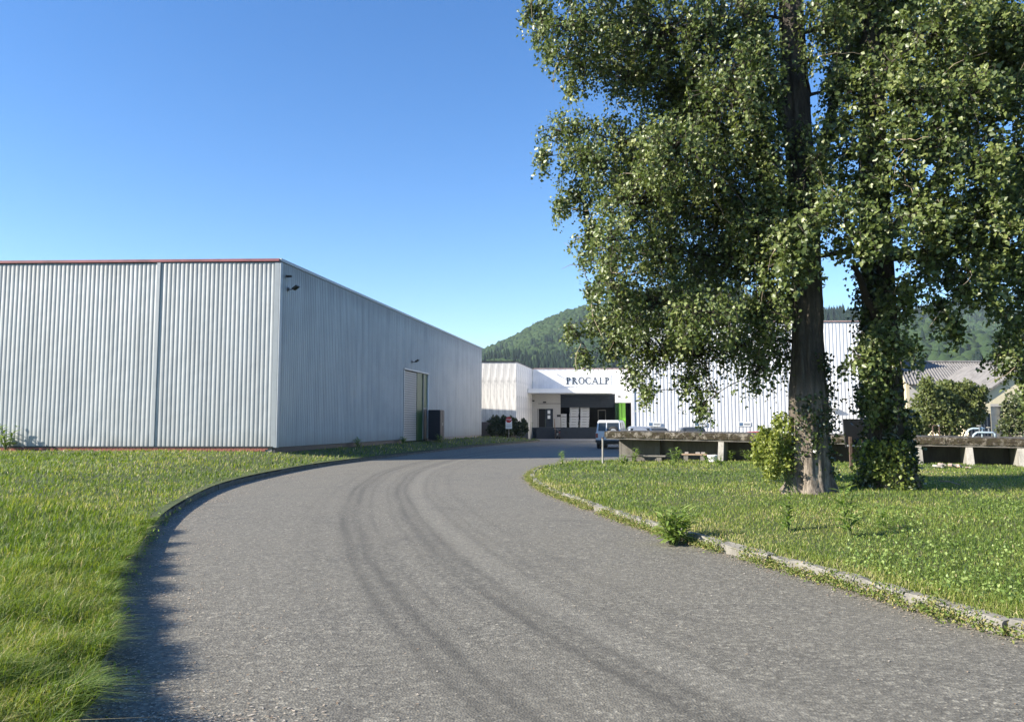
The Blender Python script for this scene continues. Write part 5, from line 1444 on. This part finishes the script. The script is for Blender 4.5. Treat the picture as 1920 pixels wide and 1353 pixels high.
hgt = (0.045+0.018*patch+0.03*np.exp(-(d/0.3)**2)+0.10*sstep(23, 30, y)*np.clip(wob(x, y, 1.1, 5), 0, 1))*rng.uniform(0.6, 1.5, len(x))+0.0012*y
wd = np.maximum(0.0028, 0.00045*y)*rng.uniform(0.7, 1.4, len(x))
tn = 0.50+0.24*wob(x, y, 0.6, 16)+0.19*wob(x, y, 2.0, 20)+0.25*np.exp(-(d/0.5)**2)+rng.normal(0, 0.18, len(x))+(rng.uniform(0, 1, len(x)) < 0.05)*0.4
blades('right_lawn_grass', x, y, right_z(x, y), hgt, wd, (0.08, 0.0), M['grass'], tn, 'short mown grass of the right lawn under the poplars')

# low clover between the grass of the right lawn
n = 26000
x, y = scatter(n*3, RG, right_z, 0, 34, 3.0, 22, 1.6)
d, _ = dist_line(x, y, RIGHT)
m = (wob(x, y, 0.9, 24)+0.4*(x > 4) > 0.35) & (d > 0.2) & (np.hypot(x-t1b.x, y-t1b.y) > 0.5) & (np.hypot(x-t2b.x, y-t2b.y) > 0.6)
x, y = x[m], y[m]
C = np.stack([x, y, right_z(x, y)+rng.uniform(0.03, 0.09, len(x))], 1)
o = leaf_mesh('clover_patch', C, 0.035, M['weed'], None, rng.normal(0.7, 0.2, len(x)), droop=-0.1, bias=np.array((0, 0, 1.6)))
tag(o, 'low clover and small weeds among the grass of the right lawn', 'clover', kind='stuff')

# weeds in the gutters
def gutter(name, line, s0, s1, side, n, mat, label, hmax, off, wid, thr):
    seg = np.linalg.norm(np.diff(line, axis=0), axis=1); arc_ = np.concatenate([[0], np.cumsum(seg)])
    s = rng.uniform(s0, s1, n); s = s[(wob(s*2.2, s*0, 1.5, 7)+0.4*wob(s*6, s*0, 1.5, 2)) > thr]
    px_ = np.interp(s, arc_, line[:,0]); py_ = np.interp(s, arc_, line[:,1])
    tx = np.interp(s+0.2, arc_, line[:,0])-px_; ty = np.interp(s+0.2, arc_, line[:,1])-py_
    L = np.hypot(tx, ty)+1e-9; nx_, ny_ = -ty/L*side, tx/L*side
    o_ = off-np.abs(rng.normal(0, wid, len(s)))
    x_ = px_+nx_*o_; y_ = py_+ny_*o_
    zz = np.abs(rng.normal(0, hmax*0.5, len(s)))*np.clip(1+0.6*wob(s*5, s*0, 2, 4), 0.2, 2)
    C = np.stack([x_, y_, zz+0.01], 1)
    o = leaf_mesh(name, C, 0.035, mat, None, rng.normal(0.45, 0.28, len(s)), droop=-0.2, ratio=0.45, bias=np.array((0, -0.3, 0.6)))
    tag(o, label, 'weeds', kind='stuff')
gutter('gutter_weeds', RIGHT, 0, 30, -1, 60000, M['dryweed'], 'yellowed dry weeds growing along the foot of the right kerb', 0.10, 0.07, 0.10, -0.55)
gutter('gutter_weeds', LEFT, 6, 22, 1, 4500, M['weed'], 'dark green weeds hanging over the left kerb into the gutter', 0.12, 0.06, 0.09, 0.15)

# fallen petals and bits of dry leaf on the asphalt
def petals():
    seg = np.linalg.norm(np.diff(LEFT, axis=0), axis=1); arc_ = np.concatenate([[0], np.cumsum(seg)])
    n = 17000
    s = 4.0+rng.uniform(0, 1, n)**1.4*26
    off = np.abs(rng.gamma(1.2, 0.28, n))
    keep = (wob(s*1.2, off*2.0, 2.0, 13)+rng.normal(0, 0.5, n)) > 0.15
    s, off = s[keep], off[keep]
    px_ = np.interp(s, arc_, LEFT[:,0]); py_ = np.interp(s, arc_, LEFT[:,1])
    tx = np.interp(s+0.2, arc_, LEFT[:,0])-px_; ty = np.interp(s+0.2, arc_, LEFT[:,1])-py_; L = np.hypot(tx, ty)+1e-9
    x = px_+ty/L*off; y = py_-tx/L*off
    n2 = 500                                              # a few blown all over the road
    yy = rng.uniform(3.4, 16, n2); xx = rng.uniform(-5, 3, n2); 
    n3 = 2200; gx_ = rng.normal(-1.75, 0.45, n3); gy_ = rng.normal(4.05, 0.22, n3)
    sgr = np.linalg.norm(np.diff(RIGHT, axis=0), axis=1); acr = np.concatenate([[0], np.cumsum(sgr)])
    sr = rng.uniform(0, 24, 5000); orr = np.abs(rng.gamma(1.0, 0.13, 5000))
    rx_ = np.interp(sr, acr, RIGHT[:,0]); ry_ = np.interp(sr, acr, RIGHT[:,1])
    txr = np.interp(sr+0.2, acr, RIGHT[:,0])-rx_; tyr = np.interp(sr+0.2, acr, RIGHT[:,1])-ry_; Lr = np.hypot(txr, tyr)+1e-9
    rx_ = rx_-tyr/Lr*orr; ry_ = ry_+txr/Lr*orr
    x = np.concatenate([x, xx, gx_, rx_]); y = np.concatenate([y, yy, gy_, ry_])
    m = ~in_poly(x, y, LEFT_POLY) & ~in_poly(x, y, RIGHT_POLY)
    x, y = x[m], y[m]; n = len(x)
    z = 0.012*wob(x, y, 0.35, 12)+0.006
    a = rng.uniform(0, 6.28, n); s_ = rng.uniform(0.004, 0.013, n)*(1+0.04*y)
    ca, sa = np.cos(a)*s_, np.sin(a)*s_
    t1 = rng.uniform(0, 0.003, n); t2 = rng.uniform(0, 0.003, n)
    V = np.stack([np.stack([x-ca, y-sa, z], 1), np.stack([x+sa*0.5, y-ca*0.5, z+t1], 1), np.stack([x+ca, y+sa, z], 1), np.stack([x-sa*0.5, y+ca*0.5, z+t2], 1)], 1).reshape(-1, 3)
    k = np.arange(n)*4
    F = np.concatenate([np.stack([k, k+1, k+2], 1), np.stack([k, k+2, k+3], 1)])
    o = np_mesh('fallen_petals', V, F, M['petal'], None, tint=np.repeat(np.clip(rng.normal(0.5, 0.3, n), 0, 1), 4))
    tag(o, 'pale fallen petals and dry leaf bits along the gutters', 'petals', kind='stuff')
petals()

# ------------------------------------------------------------------ weed plants
def lance_leaf(L, W, curl=0.25):
    V = [(0,0,0)]; F = []
    n = 4
    for i in range(1, n):
        t = i/n; w = W*math.sin(PI*t**0.85)*0.5; zz = -curl*L*t*t
        V += [(-w, L*t, zz+w*0.35), (0, L*t, zz), (w, L*t, zz+w*0.35)]
    V.append((0, L, -curl*L))
    F += [(0, 2, 1), (0, 3, 2)]
    for i in range(n-2):
        b = 1+i*3
        F += [(b, b+1, b+4, b+3), (b+1, b+2, b+5, b+4)]
    b = 1+(n-2)*3; e = len(V)-1
    F += [(b, b+1, e), (b+1, b+2, e)]
    return V, F
leafmesh = []
for k in range(6):
    V, F = lance_leaf(0.13+0.02*k, 0.045+0.004*(k % 3), 0.15+0.09*(k % 4))
    me = bpy.data.meshes.new('leaf'); me.from_pydata(V, [], F); me.materials.append(M['weed'])
    a = me.attributes.new('tint', 'FLOAT', 'POINT'); a.data.foreach_set('value', [0.25+0.13*k]*len(V)); me.update(); leafmesh.append(me)
def weed(label, base, height, stems, spread, leaves, scale=1.0, separate=False, group=None):
    t = thing('weed_plant', label, 'weed', base, 0, group)
    r_ = random.Random(int(base[0]*1000)+7)
    tb = Tubes(); V = []; F = []; T = []
    for s in range(stems):
        a = r_.uniform(0, 2*PI); rad = spread*r_.random()**0.7
        h = height*r_.uniform(0.6, 1.0)
        e = Vector((math.cos(a)*rad, math.sin(a)*rad, h))
        pts = [Vector((e.x*0.1, e.y*0.1, -0.03)), Vector((e.x*0.45, e.y*0.45, h*0.5)), e]
        tb.add([p+Vector(base) for p in pts], [0.008*scale, 0.006*scale, 0.003*scale], 5)
        for k in range(leaves):
            f = 0.12+0.88*(k+r_.random())/leaves
            p = pts[0]+(pts[1]-pts[0])*min(1, f*2) if f < 0.5 else pts[1]+(pts[2]-pts[1])*(f*2-1)
            yaw = k*2.4+r_.uniform(-0.5, 0.5); pit = r_.uniform(0.0, 0.9)
            Mx = Matrix.Translation(p) @ Matrix.Rotation(yaw, 4, 'Z') @ Matrix.Rotation(pit, 4, 'X') @ Matrix.Scale(scale*r_.uniform(0.7, 1.2)*(1.15-0.5*f), 4)
            me = r_.choice(leafmesh)
            if separate:
                o = bpy.data.objects.new('leaf', me); col.objects.link(o); o.parent = t; o.matrix_local = Mx
            else:
                b = len(V); V += [tuple(Mx @ v.co) for v in me.vertices]
                for pl_ in me.polygons:
                    ix_ = [b+i for i in pl_.vertices]
                    F.append(tuple(ix_[:3])); 
                    if len(ix_) == 4: F.append((ix_[0], ix_[2], ix_[3]))
                T += [r_.gauss(0.5, 0.2)]*len(me.vertices)
    tb.build('stem', M['stem'], t)
    if V:
        o = np_mesh('foliage', np.array(V), np.array(F), M['weed'], t, tint=np.clip(T, 0, 1), local=True); tag(o, kind='stuff')
    return t
def gz(px, py): 
    p = G(px, py, 0.2); 
    return Vector((p.x, p.y, float(right_z(np.array([p.x]), np.array([p.y]))[0])))
b_ = G(1262, 1018, 0.02); b_.z = 0.0
weed('large bushy dark green weed growing over the right kerb', b_, 0.56, 20, 0.36, 13, 1.25, True)
for px, py, h, st, sp, lv, sc_, lb in ((1478,988,0.60,5,0.10,13,0.95,'slim upright weed on the lawn before the bare pale trunk'), (1594,1002,0.68,5,0.16,13,1.15,'light green upright weed on the lawn between the trunks'),
        (1658,992,0.36,4,0.14,9,0.9,'small tilted weed right of the light green upright weed'), (1830,968,0.34,5,0.10,10,0.45,'thin greyish weed standing alone on the right of the lawn'), (1682,985,0.15,3,0.1,5,0.5,'tiny weed clump low in the grass near the ivy trunk'),
        (1690,942,0.22,3,0.06,6,0.35,'thin pale weed at the foot of the ivy covered trunk')):
    weed(lb, gz(px, py), h, st, sp, lv, sc_)
for i, (px, py, h, st, sp, lv, sc_, lb) in enumerate(((1055,864,0.70,3,0.12,12,1.3,'tall leafy weed on the tip of the right lawn'), (1170,872,0.42,7,0.4,8,1.3,'spreading weed before the left end of the platform'), (1190,866,0.55,5,0.22,8,1.3,'leafy weed before the low concrete bench'),
        (1266,872,0.62,6,0.25,11,1.3,'upright weed between the concrete bench and the plank'), (1325,872,0.32,5,0.3,8,1.2,'low weed just left of the white pot'), (1350,876,0.30,5,0.25,8,1.2,'low weed just right of the white pot'), (1372,868,0.40,4,0.2,8,1.3,'weed right of the first buttress'), (1402,868,0.5,5,0.3,9,1.3,'broad weed beside the yellowish basal shoots'), (1078,868,0.3,4,0.2,6,1.0,'low weed on the lawn tip left of the pale post'), (1150,884,0.22,4,0.2,6,1.0,'small weed in the grass below the pale post'))):
    weed(lb, gz(px, py), h, st, sp, lv, sc_, group='weeds along the platform')
# weeds along the warehouse foot
p_ = Vector((-21.6, 33.1, 0.55)); weed('leafy weed against the warehouse wall at the left edge', p_, 1.15, 7, 0.6, 12, 2.3)
def foot(k, off): 
    q = Ms @ Vector((k, -off, 0)); q.z = float(left_z(np.array([q.x]), np.array([q.y]))[0]); return q
for k, h, lb in ((8.7, 0.5, 'weed tuft at the foot of the shaded warehouse wall'), (16.2, 0.45, 'weed tuft just before the warehouse roller door'), (21.2, 0.7, 'weed tuft in front of the navy cabinet'), (24.5, 0.7, 'weed tuft just past the navy cabinet')):
    weed(lb, foot(k, 0.3 if k < 20 or k > 23 else 1.3), h, 6, 0.35, 9, 1.6, group='weeds at the warehouse foot')
# heap of rubble by the platform, stick on the grass
q = P(1778, 876, 23.6)
rb = MB(); r_ = random.Random(5)
heap = thing('rubble_heap', 'small heap of pale pinkish rubble in front of the platform', 'rubble', (q.x, q.y, 0.25))
for i in range(26):
    x_ = q.x+r_.gauss(0, 0.28); y_ = q.y+r_.gauss(0, 0.10); s = r_.uniform(0.03, 0.075)
    mb = MB(); Mx = Matrix.Translation((x_, y_, 0.27+s*0.5+max(0, 0.10-abs(x_-q.x)*0.22))) @ Matrix.Rotation(r_.uniform(0, 3), 4, 'Z') @ Matrix.Rotation(r_.uniform(-0.5, 0.5), 4, 'X')
    mb.box(-s, -s*0.7, -s*0.5, s*r_.uniform(0.7, 1.2), s*0.7, s*0.5, Mx); mb.build('stone', M['pink'] if i % 2 else M['conc_light'], heap, bevel=0.008)
a_, b_ = gz(1765, 916), gz(1800, 922)
o = MB().tube([a_+Vector((0, 0, 0.09)), (a_+b_)*0.5+Vector((0, 0, 0.10)), b_+Vector((0, 0, 0.06))], 0.014, 6).build('fallen_stick', M['deadtwig'])
tag(o, 'pale fallen stick lying in the grass right of the ivy trunk', 'stick')

# ------------------------------------------------------------------ the air
hz = MB().box(-2450, -950, -1.05, 2950, 2950, 215).build('haze', M['white'])
tag(hz, kind='stuff')
hm = bpy.data.materials.new('haze_air'); hm.use_nodes = True
ht_ = hm.node_tree; ht_.nodes.clear()
ho = ht_.nodes.new('ShaderNodeOutputMaterial'); hv = ht_.nodes.new('ShaderNodeVolumePrincipled')
hv.inputs['Color'].default_value = (0.72, 0.86, 1.0, 1); hv.inputs['Density'].default_value = 0.00011
ht_.links.new(hv.outputs[0], ho.inputs['Volume'])
hz.data.materials.clear(); hz.data.materials.append(hm)
print('LEAVES', n1, n2, n3, 'top', max(rz))
